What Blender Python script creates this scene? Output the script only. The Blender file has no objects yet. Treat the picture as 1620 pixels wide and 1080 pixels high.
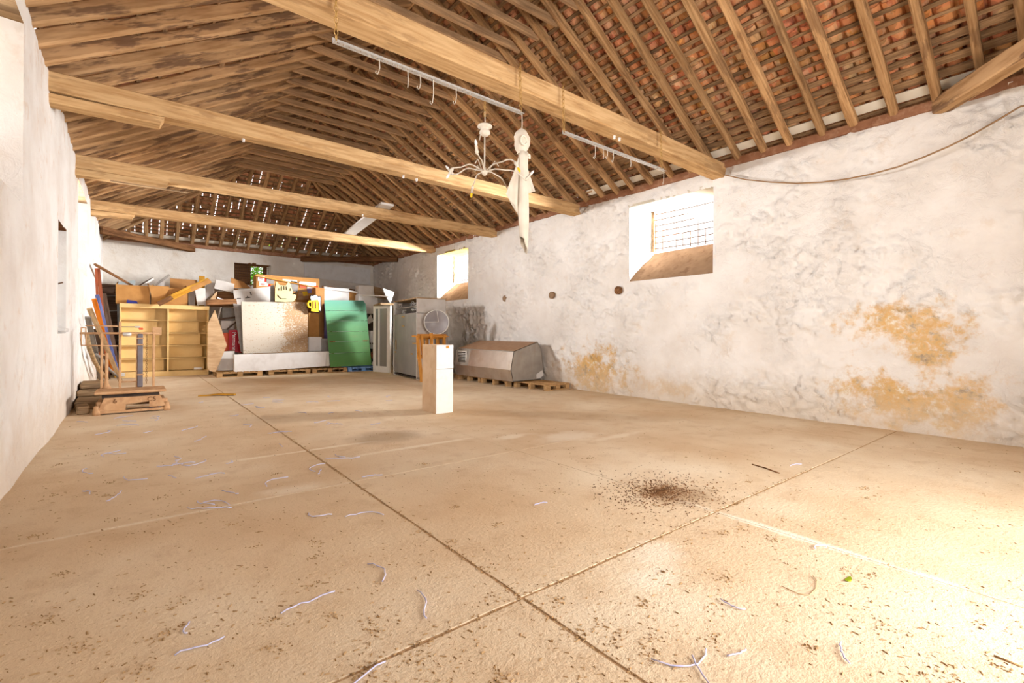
import bpy, bmesh, math, random
from math import sin, cos, pi, radians, sqrt, atan2
from mathutils import Vector, Matrix, Euler, noise
random.seed(7)
scene = bpy.context.scene
COL = scene.collection
# ---------------------------------------------------------------- camera
F_PX, YAW, Y_HOR, ROLL, CAM_H = 749.46, 0.6733, 528.3, 0.0061, 1.3
cam_d = bpy.data.cameras.new('camera')
cam_d.sensor_width = 36.0
cam_d.lens = 36.0 * F_PX / 1620.0
cam_d.shift_y = (Y_HOR - 540.0) / 1620.0
cam_d.clip_start = 0.05
cam_d.clip_end = 300
cam = bpy.data.objects.new('camera', cam_d)
COL.objects.link(cam)
cam.matrix_world = Matrix.Translation((0, 0, CAM_H)) @ Matrix.Rotation(-YAW, 4, 'Z') @ Matrix.Rotation(pi / 2, 4, 'X') @ Matrix.Rotation(ROLL, 4, 'Z')
scene.camera = cam
# ---------------------------------------------------------------- room sizes
XL, XR, YB, YF = -0.80, 8.22, -1.25, 20.1
ZW, SL = 4.30, 0.59                  # wall head, roof slope
XM = (XL + XR) / 2
DOOR = (1.9, 5.0, 3.5)
# ---------------------------------------------------------------- world, daylight, exposure
world = bpy.data.worlds.new('world'); scene.world = world; world.use_nodes = True
bg = world.node_tree.nodes['Background']
bg.inputs[0].default_value = (1.0, 0.985, 0.96, 1)
bg.inputs[1].default_value = 1.6
def area(name, loc, target, sx, sy, power, color=(0.97, 0.985, 1.0)):
    d = bpy.data.lights.new(name, 'AREA'); d.shape = 'RECTANGLE'; d.size = sx; d.size_y = sy
    d.energy = power; d.color = color
    o = bpy.data.objects.new(name, d); COL.objects.link(o); o.location = loc
    o.rotation_euler = (Vector(target) - Vector(loc)).to_track_quat('-Z', 'Y').to_euler()
    return o
area('daylight_door', ((DOOR[0] + DOOR[1]) / 2, YB - 1.3, 1.75), ((DOOR[0] + DOOR[1]) / 2, 10, 1.75), 3.4, 3.4, 345)
# skylight slanting in through the deep right windows; the left pair is added fill
area('daylight_window_right_near', (XR + 2.6, 3.9, 3.9), (XR + 0.4, 5.4, 3.5), 2.0, 1.6, 2600)
area('daylight_window_right_far', (XR + 2.6, 12.3, 3.9), (XR + 0.4, 13.5, 3.3), 2.0, 1.6, 3200)
area('fill_lamp_left_near', (XL - 1.9, 6.7, 3.6), (XL + 1.5, 4.0, 3.2), 1.6, 1.1, 650)  # added fill lamps behind the left recesses, to brighten the hall
area('fill_lamp_left_far', (XL - 1.9, 14.2, 3.6), (XL + 2.0, 11.5, 3.2), 1.8, 1.1, 1800)
scene.view_settings.view_transform = 'Standard'
scene.view_settings.look = 'None'
scene.view_settings.gamma = 1.0
scene.view_settings.use_curve_mapping = False
scene.view_settings.exposure = 0.68
scene.cycles.max_bounces = 6
scene.cycles.diffuse_bounces = 3
scene.cycles.glossy_bounces = 2

# ---------------------------------------------------------------- helpers
W = {}                                           # world position of each object's origin
def at(px, py, Y):
    """point on the plane y = Y seen at a pixel of the 1620x1080 frame"""
    a, b = px - 810.0, py - Y_HOR
    u = a * cos(ROLL) + b * sin(ROLL); v = -a * sin(ROLL) + b * cos(ROLL)
    r = Vector((u / F_PX * cos(YAW) + sin(YAW), -u / F_PX * sin(YAW) + cos(YAW), -v / F_PX))
    return Vector((0, 0, CAM_H)) + r * (Y / r.y)
def lin(c):
    return tuple((x / 12.92 if x <= 0.04045 else ((x + 0.055) / 1.055) ** 2.4) for x in c)
def hexc(h, a=1.0):
    h = h.lstrip('#'); return lin([int(h[i:i + 2], 16) / 255 for i in (0, 2, 4)]) + (a,)
def tag(o, label=None, cat=None, group=None, kind=None):
    if label: o['label'] = label
    if cat: o['category'] = cat
    if group: o['group'] = group
    if kind: o['kind'] = kind
    return o
def place(o, loc, parent):
    loc = Vector(loc); W[o.name] = loc
    if parent is not None:
        o.parent = parent; o.location = loc - W[parent.name]
    else: o.location = loc
    COL.objects.link(o)
    return o
def empty(name, loc, label=None, cat=None, group=None, kind=None):
    o = bpy.data.objects.new(name, None); o.empty_display_size = 0.1
    place(o, loc, None); return tag(o, label, cat, group, kind)
def raw(name, me, mat, loc, parent=None, rot=None):
    o = bpy.data.objects.new(name, me)
    if mat is not None and not me.materials: me.materials.append(mat)
    place(o, loc, parent)
    if rot is not None: o.rotation_euler = rot.to_euler()
    return o
class MB:
    def __init__(s): s.v = []; s.f = []; s.sm = []
    def add(s, vs, fs, smooth=False):
        n = len(s.v); s.v += [Vector(p) for p in vs]
        s.f += [[i + n for i in f] for f in fs]; s.sm += [smooth] * len(fs); return s
    def box(s, c, size, rot=None, bev=0.0):
        x, y, z = [k / 2 for k in size]; c = Vector(c)
        if bev <= 0:
            P = [Vector((a, b, d)) for d in (-z, z) for (a, b) in ((-x, -y), (x, -y), (x, y), (-x, y))]
            Fs = [(3, 2, 1, 0), (4, 5, 6, 7), (0, 1, 5, 4), (1, 2, 6, 5), (2, 3, 7, 6), (3, 0, 4, 7)]
        else:
            P = []; e = bev
            for (zz, ins) in ((-z, e), (-z + e, 0), (z - e, 0), (z, e)):
                X, Y = x - ins, y - ins
                P += [Vector(q) for q in ((-X + e, -Y, zz), (X - e, -Y, zz), (X, -Y + e, zz), (X, Y - e, zz), (X - e, Y, zz), (-X + e, Y, zz), (-X, Y - e, zz), (-X, -Y + e, zz))]
            Fs = [tuple(range(7, -1, -1)), tuple(range(24, 32))]
            for r in range(3):
                for i in range(8):
                    j = (i + 1) % 8; Fs.append((r * 8 + i, r * 8 + j, r * 8 + 8 + j, r * 8 + 8 + i))
        if rot is not None: P = [rot @ p for p in P]
        return s.add([p + c for p in P], Fs)
    def tube(s, pts, r, n=6, caps=True, smooth=True):
        pts = [Vector(p) for p in pts]; rs = r if isinstance(r, (list, tuple)) else [r] * len(pts)
        V = []; ref = None
        for i, p in enumerate(pts):
            d = (pts[min(i + 1, len(pts) - 1)] - pts[max(i - 1, 0)]).normalized()
            if ref is None: ref = Vector((0, 0, 1)) if abs(d.z) < 0.9 else Vector((1, 0, 0))
            a = d.cross(ref); a = a.normalized() if a.length > 1e-4 else d.orthogonal().normalized(); b = d.cross(a); ref = -b if (-b).dot(ref) > 0 else b
            for k in range(n):
                t = 2 * pi * k / n; V.append(p + (a * cos(t) + b * sin(t)) * rs[i])
        Fs = []
        for i in range(len(pts) - 1):
            for k in range(n):
                j = (k + 1) % n; Fs.append((i * n + k, i * n + j, (i + 1) * n + j, (i + 1) * n + k))
        if caps: Fs += [tuple(range(n))[::-1], tuple(range((len(pts) - 1) * n, len(pts) * n))]
        return s.add(V, Fs, smooth)
    def lathe(s, prof, c, n=16, axis='Z'):
        V = []; c = Vector(c)
        for (r, z) in prof:
            for k in range(n):
                t = 2 * pi * k / n
                p = Vector((r * cos(t), r * sin(t), z))
                if axis == 'X': p = Vector((p.z, p.x, p.y))
                if axis == 'Y': p = Vector((p.x, p.z, p.y))
                V.append(p + c)
        Fs = []
        for i in range(len(prof) - 1):
            for k in range(n):
                j = (k + 1) % n; Fs.append((i * n + k, i * n + j, i * n + n + j, i * n + n + k))
        Fs += [tuple(range(n))[::-1], tuple(range((len(prof) - 1) * n, len(prof) * n))]
        return s.add(V, Fs, True)
    def prism(s, poly, ext):
        poly = [Vector(p) for p in poly]; ext = Vector(ext); n = len(poly)
        Fs = [tuple(range(n)), tuple(range(2 * n - 1, n - 1, -1))]
        for i in range(n):
            j = (i + 1) % n; Fs.append((i, i + n, j + n, j))
        return s.add(poly + [p + ext for p in poly], Fs)
    def build(s, name, mat, parent=None, origin=None, fix=True):
        xs = [p.x for p in s.v]; ys = [p.y for p in s.v]; zs = [p.z for p in s.v]
        if origin is None:
            origin = Vector(((min(xs) + max(xs)) / 2, (min(ys) + max(ys)) / 2, min(zs)))
        origin = Vector(origin)
        me = bpy.data.meshes.new(name)
        me.from_pydata([tuple(p - origin) for p in s.v], [], s.f)
        if fix:
            bm = bmesh.new(); bm.from_mesh(me); bmesh.ops.recalc_face_normals(bm, faces=bm.faces); bm.to_mesh(me); bm.free()
        me.polygons.foreach_set('use_smooth', s.sm)
        if mat is not None: me.materials.append(mat)
        me.update()
        return place(bpy.data.objects.new(name, me), origin, parent)
def frame_rot(d, up=(0, 0, 1)):
    x = Vector(d).normalized(); up = Vector(up)
    y = up.cross(x); y = y.normalized() if y.length > 1e-4 else Vector((0, 1, 0)); z = x.cross(y)
    return Matrix((x, y, z)).transposed()
def bar_mesh(name, L, w, h, seg=6, jit=0.0, wob=0.0, ch=0.12, seed=0, cut0=0.0, cut1=0.0):
    """a timber along local +X: chamfered section, wandering and hand-hewn; bottom face centred on local z=0"""
    rg = random.Random(seed); V = []; Fs = []
    c = min(w, h) * ch
    a1, a2, a3, a4 = [rg.uniform(0, 6.28) for _ in range(4)]
    for i in range(seg + 1):
        t = i / seg
        oy = wob * (sin(3.1 * t + a1) + 0.5 * sin(7.3 * t + a2) - sin(a1) * (1 - t)); oz = wob * 0.6 * (sin(3.7 * t + a3) + 0.4 * sin(8.9 * t + a4))
        ww = w * (1 + jit * rg.uniform(-1, 1)); hh = h * (1 + jit * rg.uniform(-1, 1))
        for (y, z) in ((-ww / 2 + c, 0), (ww / 2 - c, 0), (ww / 2, c), (ww / 2, hh - c), (ww / 2 - c, hh), (-ww / 2 + c, hh), (-ww / 2, hh - c), (-ww / 2, c)):
            x = L * t
            if i == 0: x += cut0 * (z / h)
            if i == seg: x -= cut1 * (z / h)
            V.append((x, y + oy + jit * w * 0.25 * rg.uniform(-1, 1), z + oz + jit * h * 0.25 * rg.uniform(-1, 1)))
    for i in range(seg):
        for k in range(8):
            j = (k + 1) % 8; Fs.append((i * 8 + k, i * 8 + j, i * 8 + 8 + j, i * 8 + 8 + k))
    Fs += [tuple(range(8))[::-1], tuple(range(seg * 8, seg * 8 + 8))]
    me = bpy.data.meshes.new(name); me.from_pydata(V, [], Fs); me.update(); return me
def bar(name, p0, p1, w, h, mat, parent=None, seg=6, jit=0.05, wob=0.0, ch=0.12, up=(0, 0, 1), cut0=0, cut1=0, seed=None):
    p0 = Vector(p0); p1 = Vector(p1)
    if seed is None: seed = int((p0.x * 131 + p0.y * 917 + p0.z * 77 + p1.x * 13) * 100)
    me = bar_mesh(name, (p1 - p0).length, w, h, seg, jit, wob, ch, seed, cut0, cut1)
    return raw(name, me, mat, p0, parent, frame_rot(p1 - p0, up))

# ---------------------------------------------------------------- materials
MATS = {}
class NT:
    def __init__(s, name):
        m = bpy.data.materials.new(name); m.use_nodes = True; s.m = m; s.t = m.node_tree; s.n = s.t.nodes
        s.b = s.n['Principled BSDF']; s.out = s.n['Material Output']; MATS[name] = m
    def node(s, kind, **kw):
        nd = s.n.new(kind)
        for k, v in kw.items(): setattr(nd, k, v)
        return nd
    def link(s, a, b): s.t.links.new(a, b)
    def setv(s, sock, v):
        if isinstance(v, bpy.types.NodeSocket): s.link(v, sock)
        else: sock.default_value = v
    def coord(s, which='Object', scale=(1, 1, 1)):
        if which == 'World': o = s.node('ShaderNodeNewGeometry').outputs['Position']
        else: o = s.node('ShaderNodeTexCoord').outputs[which]
        if tuple(scale) == (1, 1, 1): return o
        mp = s.node('ShaderNodeMapping'); mp.inputs['Scale'].default_value = scale; s.link(o, mp.inputs[0]); return mp.outputs[0]
    def noise(s, co, scale, detail=4, rough=0.55, dist=0.0, out='Fac'):
        nd = s.node('ShaderNodeTexNoise'); s.link(co, nd.inputs['Vector'])
        nd.inputs['Scale'].default_value = scale; nd.inputs['Detail'].default_value = detail
        nd.inputs['Roughness'].default_value = rough; nd.inputs['Distortion'].default_value = dist
        return nd.outputs[out]
    def voro(s, co, scale, feature='F1', out='Distance', rnd=1.0):
        nd = s.node('ShaderNodeTexVoronoi', feature=feature); s.link(co, nd.inputs['Vector'])
        nd.inputs['Scale'].default_value = scale; nd.inputs['Randomness'].default_value = rnd; return nd.outputs[out]
    def ramp(s, f, stops, mode='LINEAR'):
        nd = s.node('ShaderNodeValToRGB'); cr = nd.color_ramp; cr.interpolation = mode
        while len(cr.elements) > 1: cr.elements.remove(cr.elements[-1])
        for i, (p, c) in enumerate(stops):
            e = cr.elements[0] if i == 0 else cr.elements.new(p)
            e.position = p; e.color = c if len(c) == 4 else tuple(c) + (1,)
        s.link(f, nd.inputs[0]); return nd.outputs[0]
    def bw(s, f, a, b):
        mr = s.node('ShaderNodeMapRange'); mr.interpolation_type = 'SMOOTHSTEP'; s.link(f, mr.inputs[0])
        mr.inputs[1].default_value = a; mr.inputs[2].default_value = b; return mr.outputs[0]
    def math(s, op, a, b=0.0, clamp=False):
        nd = s.node('ShaderNodeMath', operation=op, use_clamp=clamp); s.setv(nd.inputs[0], a); s.setv(nd.inputs[1], b); return nd.outputs[0]
    def mix(s, fac, a, b, blend='MIX'):
        nd = s.node('ShaderNodeMix', data_type='RGBA', blend_type=blend)
        s.setv(nd.inputs['Factor'], fac); s.setv(nd.inputs['A'] if False else nd.inputs[6], a); s.setv(nd.inputs[7], b); return nd.outputs[2]
    def rand(s): return s.node('ShaderNodeObjectInfo').outputs['Random']
    def hsv(s, col, val=None, hue=None, sat=None):
        nd = s.node('ShaderNodeHueSaturation'); s.link(col, nd.inputs['Color'])
        if val is not None: s.setv(nd.inputs['Value'], val)
        if hue is not None: s.setv(nd.inputs['Hue'], hue)
        if sat is not None: s.setv(nd.inputs['Saturation'], sat)
        return nd.outputs[0]
    def bump(s, h, strength=0.3, dist=0.02):
        nd = s.node('ShaderNodeBump'); nd.inputs['Strength'].default_value = strength; nd.inputs['Distance'].default_value = dist
        s.link(h, nd.inputs['Height']); s.link(nd.outputs[0], s.b.inputs['Normal'])
    def fin(s, col, rough=0.7, metal=0.0, spec=0.3):
        if metal == 0.0 and not isinstance(rough, bpy.types.NodeSocket) and rough >= 0.7:
            d = s.node('ShaderNodeBsdfDiffuse'); s.setv(d.inputs['Color'], col)
            for l in list(s.t.links):
                if l.to_socket == s.b.inputs['Normal']: s.link(l.from_socket, d.inputs['Normal'])
            s.n.remove(s.b); s.link(d.outputs[0], s.out.inputs[0]); return s.m
        s.setv(s.b.inputs['Base Color'], col); s.setv(s.b.inputs['Roughness'], rough); s.setv(s.b.inputs['Metallic'], metal)
        s.b.inputs['Specular IOR Level'].default_value = spec
        return s.m
    def blob(s, co, c, r, nz, amt=0.9, lo=0.25, hi=0.6):
        """stain mask: an ellipse with a ragged noisy outline"""
        vm = s.node('ShaderNodeVectorMath', operation='SUBTRACT'); s.link(co, vm.inputs[0]); vm.inputs[1].default_value = c
        vd = s.node('ShaderNodeVectorMath', operation='DIVIDE'); s.link(vm.outputs[0], vd.inputs[0]); vd.inputs[1].default_value = r
        ln = s.node('ShaderNodeVectorMath', operation='LENGTH'); s.link(vd.outputs[0], ln.inputs[0])
        d = s.math('SUBTRACT', 1.0, ln.outputs['Value'])
        d = s.math('ADD', d, s.math('MULTIPLY', s.math('SUBTRACT', nz, 0.5), amt * 2))
        return s.bw(d, lo, hi)
def wood(name, c1, c2, stain, stain_amt=0.5, val=(0.8, 1.15), grain=14, rough=0.75, bump=0.25):
    n = NT(name); co = n.coord('Object'); rnd = n.rand()
    off = n.node('ShaderNodeVectorMath', operation='ADD'); n.link(co, off.inputs[0])
    cx = n.node('ShaderNodeCombineXYZ'); n.link(n.math('MULTIPLY', rnd, 37.0), cx.inputs[0]); n.link(n.math('MULTIPLY', rnd, 11.0), cx.inputs[1]); n.link(cx.outputs[0], off.inputs[1])
    mp = n.node('ShaderNodeMapping'); mp.inputs['Scale'].default_value = (1.2, grain, grain); n.link(off.outputs[0], mp.inputs[0])
    g = n.noise(mp.outputs[0], 1.6, 3, 0.6)
    col = n.ramp(g, [(0.3, hexc(c2)), (0.62, hexc(c1))])
    mp2 = n.node('ShaderNodeMapping'); mp2.inputs['Scale'].default_value = (1.0, 5, 5); n.link(off.outputs[0], mp2.inputs[0])
    st = n.bw(n.noise(mp2.outputs[0], 1.3, 4, 0.65), 0.51, 0.6)
    col = n.mix(n.math('MULTIPLY', st, stain_amt), col, hexc(stain))
    v = n.math('ADD', n.math('MULTIPLY', rnd, val[1] - val[0]), val[0])
    col = n.hsv(col, val=v)
    n.bump(g, bump, 0.01)
    return n.fin(col, rough, 0, 0.25)
def paint(name, c, c2=None, scale=6, rough=0.5, metal=0.0, dirt=None, dirt_amt=0.0, dscale=3, spec=0.4, bump=0.0):
    n = NT(name); co = n.coord('Object')
    z = n.noise(co, scale, 2)
    col = n.ramp(z, [(0.3, hexc(c2 or c)), (0.7, hexc(c))])
    if dirt: col = n.mix(n.math('MULTIPLY', n.bw(n.noise(co, dscale, 4, 0.65), 0.5, 0.66), dirt_amt), col, hexc(dirt))
    if bump: n.bump(n.noise(co, scale * 4, 2), bump, 0.01)
    return n.fin(col, rough, metal, spec)
M_beam = wood('beam_wood', '#d8b384', '#bd9262', '#906a46', 0.4, (0.92, 1.08))
M_rafter = wood('rafter_wood', '#c89f72', '#99714b', '#664a38', 0.5, (0.8, 1.2), 18)
M_rafter_stained = wood('stained_rafter_wood', '#c9a278', '#a37c55', '#6a5040', 0.75, (0.85, 1.15), 8)
M_collar = wood('collar_wood', '#bf9a74', '#957456', '#6b5242', 0.35, (0.82, 1.15), 18)
M_batten = wood('batten_wood', '#a98865', '#7d6047', '#5a4435', 0.5, (0.7, 1.25), 25)
M_pallet = wood('pallet_wood', '#c9a273', '#a37b50', '#7d5c3d', 0.3, (0.85, 1.15))
M_pallet_blue = wood('blue_pallet_wood', '#86abd6', '#5f8dc4', '#7a7f86', 0.3, (0.9, 1.1))
M_greywood = wood('weathered_wood', '#b79a78', '#8b6f52', '#5e4a3a', 0.5, (0.85, 1.1))
M_orangewood = wood('orange_crate_wood', '#d99a4f', '#b8752f', '#8d5a2b', 0.35, (0.9, 1.15))
M_oldbrown = wood('old_brown_wood', '#8e6544', '#67462f', '#463022', 0.5, (0.85, 1.15))
M_plank = {k: wood('plank_' + k, a, b, '#4d3a2c', 0.25, (0.9, 1.1)) for k, (a, b) in dict(tan=('#c8a982', '#a5835c'), orange=('#ea8a35', '#d8701e'), blue=('#7d8cc4', '#5d6aa8'), amber=('#cf9a3f', '#b27a26'), red=('#b8694a', '#96503a'), dark=('#6b5648', '#4b3a31'), grey=('#9d958c', '#7d756e')).items()}

# ---------------------------------------------------------------- plaster, floor and roof materials
def plaster(name, c1, c2, c3, stains=(), low=None, bump=0.5):
    n = NT(name); co = n.coord('World')
    z1 = n.noise(co, 1.3, 4, 0.6); z3 = n.noise(co, 3.2, 5, 0.68)
    col = n.ramp(z1, [(0.35, hexc(c2)), (0.6, hexc(c1))])
    col = n.mix(n.math('MULTIPLY', n.bw(z3, 0.56, 0.72), 0.55), col, hexc(c3))
    zz = n.noise(n.coord('World', (1.1, 1.1, 1.1)), 3.5, 5, 0.68) if stains or low else z3
    if stains:
        oc = n.ramp(n.noise(co, 7, 4, 0.7), [(0.3, hexc('#8f7350')), (0.42, hexc('#c9a263')), (0.52, hexc('#d6a047')), (0.6, hexc('#d3b078')), (0.7, hexc('#eadfcb'))])
        mk = None
        for (c, r, amt) in stains:
            b = n.math('MULTIPLY', n.blob(co, c, r, zz, 1.5, 0.05, 0.75), amt)
            mk = b if mk is None else n.math('MAXIMUM', mk, b)
        mk = n.math('MULTIPLY', mk, n.ramp(n.noise(co, 5.5, 5, 0.72, 0.6), [(0.32, (0.15, 0.15, 0.15)), (0.45, (0.85, 0.85, 0.85)), (0.7, (1, 1, 1))]))
        col = n.mix(mk, col, oc)
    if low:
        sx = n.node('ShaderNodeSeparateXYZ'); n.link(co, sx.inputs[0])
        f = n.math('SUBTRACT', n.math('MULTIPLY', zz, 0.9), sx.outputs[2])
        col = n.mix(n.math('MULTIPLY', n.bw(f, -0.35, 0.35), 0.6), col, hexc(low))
    # rough lumpy rendering: patches of flaky scales over smooth limewash
    v = n.voro(n.coord('World', (1, 1.0, 1.4)), 5.5, 'F1'); rg = n.noise(co, 8.5, 4, 0.68, 0.9)
    patch = n.bw(n.noise(co, 1.7, 1), 0.42, 0.6)
    h = n.math('ADD', n.math('MULTIPLY', rg, n.math('ADD', n.math('MULTIPLY', patch, 1.0), 0.22)), n.math('MULTIPLY', v, 0.35))
    n.bump(h, bump, 0.075)
    return n.fin(col, 0.85, 0, 0.2)
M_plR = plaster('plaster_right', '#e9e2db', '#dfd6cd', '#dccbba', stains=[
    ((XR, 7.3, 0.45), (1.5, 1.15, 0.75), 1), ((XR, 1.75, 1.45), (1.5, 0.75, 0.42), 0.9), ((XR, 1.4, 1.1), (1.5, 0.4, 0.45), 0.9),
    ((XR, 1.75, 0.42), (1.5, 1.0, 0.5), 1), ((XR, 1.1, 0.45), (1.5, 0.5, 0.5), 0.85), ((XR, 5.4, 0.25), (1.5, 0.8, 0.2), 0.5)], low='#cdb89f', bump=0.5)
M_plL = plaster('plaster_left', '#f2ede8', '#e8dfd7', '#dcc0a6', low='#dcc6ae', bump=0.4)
M_plF = plaster('plaster_far', '#eee6dc', '#e2d7ca', '#d6c3ab', bump=0.35)
M_reveal = plaster('plaster_reveal', '#e2deda', '#d8d2cc', '#cfc3b6', bump=0.3)
M_sill = paint('dusty_sill', '#a08368', '#8b6f57', 4, 0.9, dirt='#6f503c', dirt_amt=0.5, dscale=5, bump=0.2)
M_mortar = paint('brown_mortar', '#a97a5e', '#8d6249', 5, 0.95, dirt='#c39a7c', dirt_amt=0.5, dscale=6, bump=0.5)
M_cream = paint('cream_board', '#efe6d6', '#e4d9c6', 3, 0.7)
def floor_mat():
    n = NT('dusty_concrete'); co = n.coord('World')
    a = n.noise(co, 0.55, 3, 0.6); b = n.noise(co, 4.0, 4, 0.65); c = n.noise(co, 26, 3, 0.7)
    col = n.ramp(a, [(0.32, hexc('#d6b895')), (0.5, hexc('#e1c9a9')), (0.68, hexc('#ebd9be'))])
    col = n.mix(n.math('MULTIPLY', n.bw(b, 0.5, 0.68), 0.35), col, hexc('#c8a885'))
    col = n.mix(n.math('MULTIPLY', n.bw(c, 0.6, 0.72), 0.3), col, hexc('#a98058'))
    col = n.mix(n.math('MULTIPLY', n.bw(n.noise(co, 55, 2, 0.6), 0.66, 0.74), 0.55), col, hexc('#8a6342'))
    pale = None
    zz = n.noise(co, 2.6, 4, 0.65)
    for (cc, r, k) in [((1.02, 4.2, 0), (0.35, 0.2, 1), 0.8), ((4.34, 4.27, 0), (0.7, 0.35, 1), 0.8), ((3.75, 4.7, 0), (0.5, 0.15, 1), 0.8), ((2.44, 1.66, 0), (0.3, 0.25, 1), 0.8), ((2.2, 1.5, 0), (0.35, 0.2, 1), 0.8),
                       ((3.36, 1.3, 0), (0.06, 1.3, 1), 1.0), ((1.5, 5.5, 0), (1.4, 0.06, 1), 0.9), ((2.6, 4.95, 0), (1.2, 0.07, 1), 0.9), ((0.4, 4.1, 0), (1.6, 0.05, 1), 0.5), ((4.9, 3.9, 0), (0.6, 0.12, 1), 0.7), ((0.1, 1.6, 0), (0.5, 0.3, 1), 0.7)]:
        m = n.math('MULTIPLY', n.blob(co, cc, r, zz, 0.7, 0.1, 0.8), k)
        pale = m if pale is None else n.math('MAXIMUM', pale, m)
    col = n.mix(n.math('MULTIPLY', pale, 0.75), col, hexc('#f6ead6'))
    d = n.math('MAXIMUM', n.math('MULTIPLY', n.blob(co, (2.49, 5.65, 0), (0.62, 0.5, 1), zz, 0.25, 0.05, 0.7), 0.55), n.math('MULTIPLY', n.blob(co, (3.45, 2.25, 0), (0.55, 0.5, 1), zz, 0.9, 0.25, 0.8), 0.5))
    col = n.mix(d, col, hexc('#93704d'))
    n.bump(n.noise(co, 34, 3, 0.75), 0.4, 0.02)
    return n.fin(col, 0.9, 0, 0.2)
M_floor = floor_mat()
M_joint = paint('joint_dirt', '#d0b08b', '#b08c68', 30, 0.95, bump=0.5)
def tile_mat():
    n = NT('clay_tile'); co = n.coord('Object'); r = n.rand()
    col = n.ramp(r, [(0.0, hexc('#b8704f')), (0.3, hexc('#cf8a62')), (0.5, hexc('#c27a54')), (0.7, hexc('#d9ae86')), (0.85, hexc('#d3854f')), (1.0, hexc('#a67c60'))])
    w = n.coord('World')
    cell = n.voro(w, 5.0, 'F1', 'Color')
    sp = n.node('ShaderNodeSeparateColor'); n.link(cell, sp.inputs[0])
    col = n.hsv(col, val=n.math('ADD', n.math('MULTIPLY', sp.outputs[0], 0.55), 0.75), hue=n.math('ADD', n.math('MULTIPLY', sp.outputs[1], 0.03), 0.49))
    col = n.mix(n.math('MULTIPLY', n.bw(n.noise(w, 9, 2, 0.65), 0.52, 0.66), 0.6), col, hexc('#d3a883'))
    col = n.mix(n.math('MULTIPLY', n.bw(n.noise(w, 4, 3, 0.65), 0.56, 0.7), 0.6), col, hexc('#7a5440'))
    return n.fin(col, 0.85, 0, 0.2)
M_tile = tile_mat()
M_iron = paint('rusty_iron', '#7a5a48', '#54402f', 20, 0.7, 0.4)
M_ground = paint('yard_ground', '#cdb893', '#b39f7c', 2, 0.95)

# ---------------------------------------------------------------- outside ground, floor
tag(MB().box((3.7, 9, -0.35), (90, 90, 0.1)).build('ground', M_ground), kind='structure')
fl = MB().box(((XL + XR) / 2, (YB + YF) / 2, -0.146), (XR - XL + 1.6, YF - YB + 1.6, 0.28)).build('floor', M_joint)
tag(fl, kind='structure')
gx = [XL - 0.05, 1.50, 3.35, 5.2, 7.05, XR + 0.05]; gy = [YB - 0.4, 1.79, 4.10, 6.4, 8.7, 11.0, 13.3, 15.6, 17.9, YF + 0.05]
gapx = {1: 0.014, 2: 0.006, 3: 0.004, 4: 0.004}; gapy = {1: 0.014, 2: 0.006}
rg = random.Random(3)
for i in range(5):
    for j in range(9):
        x0, x1 = gx[i] + gapx.get(i, 0.0) / 2, gx[i + 1] - gapx.get(i + 1, 0.0) / 2
        y0, y1 = gy[j] + gapy.get(j, 0.004) / 2, gy[j + 1] - gapy.get(j + 1, 0.004) / 2
        P = []; k = 14; a = 0.006
        jx0, jx1, jy0, jy1 = [a * (g > 0.009) + 0.0015 for g in (gapx.get(i, 0), gapx.get(i + 1, 0), gapy.get(j, 0), gapy.get(j + 1, 0))]
        for t in range(k): P.append((x0 + (x1 - x0) * t / k, y0 + rg.uniform(0, jy0), 0))
        for t in range(k): P.append((x1 - rg.uniform(0, jx1), y0 + (y1 - y0) * t / k, 0))
        for t in range(k): P.append((x1 - (x1 - x0) * t / k, y1 - rg.uniform(0, jy1), 0))
        for t in range(k): P.append((x0 + rg.uniform(0, jx0), y1 - (y1 - y0) * t / k, 0))
        MB().prism(P, (0, 0, -0.021)).build('floor_slab', M_floor, fl)

# ---------------------------------------------------------------- walls
def lump(u, v, seed, amp):
    p = Vector((u, v, seed))
    a = noise.fractal(p * 0.7, 0.8, 2.1, 4) * 0.9
    d = noise.voronoi(Vector((u * 2.6, v * 3.2, seed)))[0]
    stone = max(0.0, 0.55 - d[0]) * (0.6 + 0.8 * max(0, noise.noise(p * 0.9 + Vector((3, 9, 1)))))
    r = abs(noise.fractal(Vector((u * 5, v * 5.5, seed + 4)), 0.7, 2.2, 4)) * max(0.0, noise.noise(p * 1.1) + 0.35)
    out = amp * (a * 0.7 + stone * 1.2 + r * 0.8)
    if amp > 0.03:      # broken flakes of render standing proud of the limewash
        m = noise.noise(p * 1.3 + Vector((7, 2, 5)))
        if m > -0.25:
            f = noise.fractal(Vector((u * 3.6, v * 4.2, seed + 9)), 0.6, 2.3, 4)
            t = min(1.0, max(0.0, (f - 0.12) / 0.10)); out += 0.05 * t * t * (3 - 2 * t) * min(1.0, (m + 0.25) * 2)
            f = noise.fractal(Vector((u * 8.6, v * 9.2, seed + 19)), 0.6, 2.3, 3)
            t = min(1.0, max(0.0, (f - 0.1) / 0.12)); out += 0.03 * t * t * (3 - 2 * t) * min(1.0, (m + 0.25) * 2)
    return out
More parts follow.
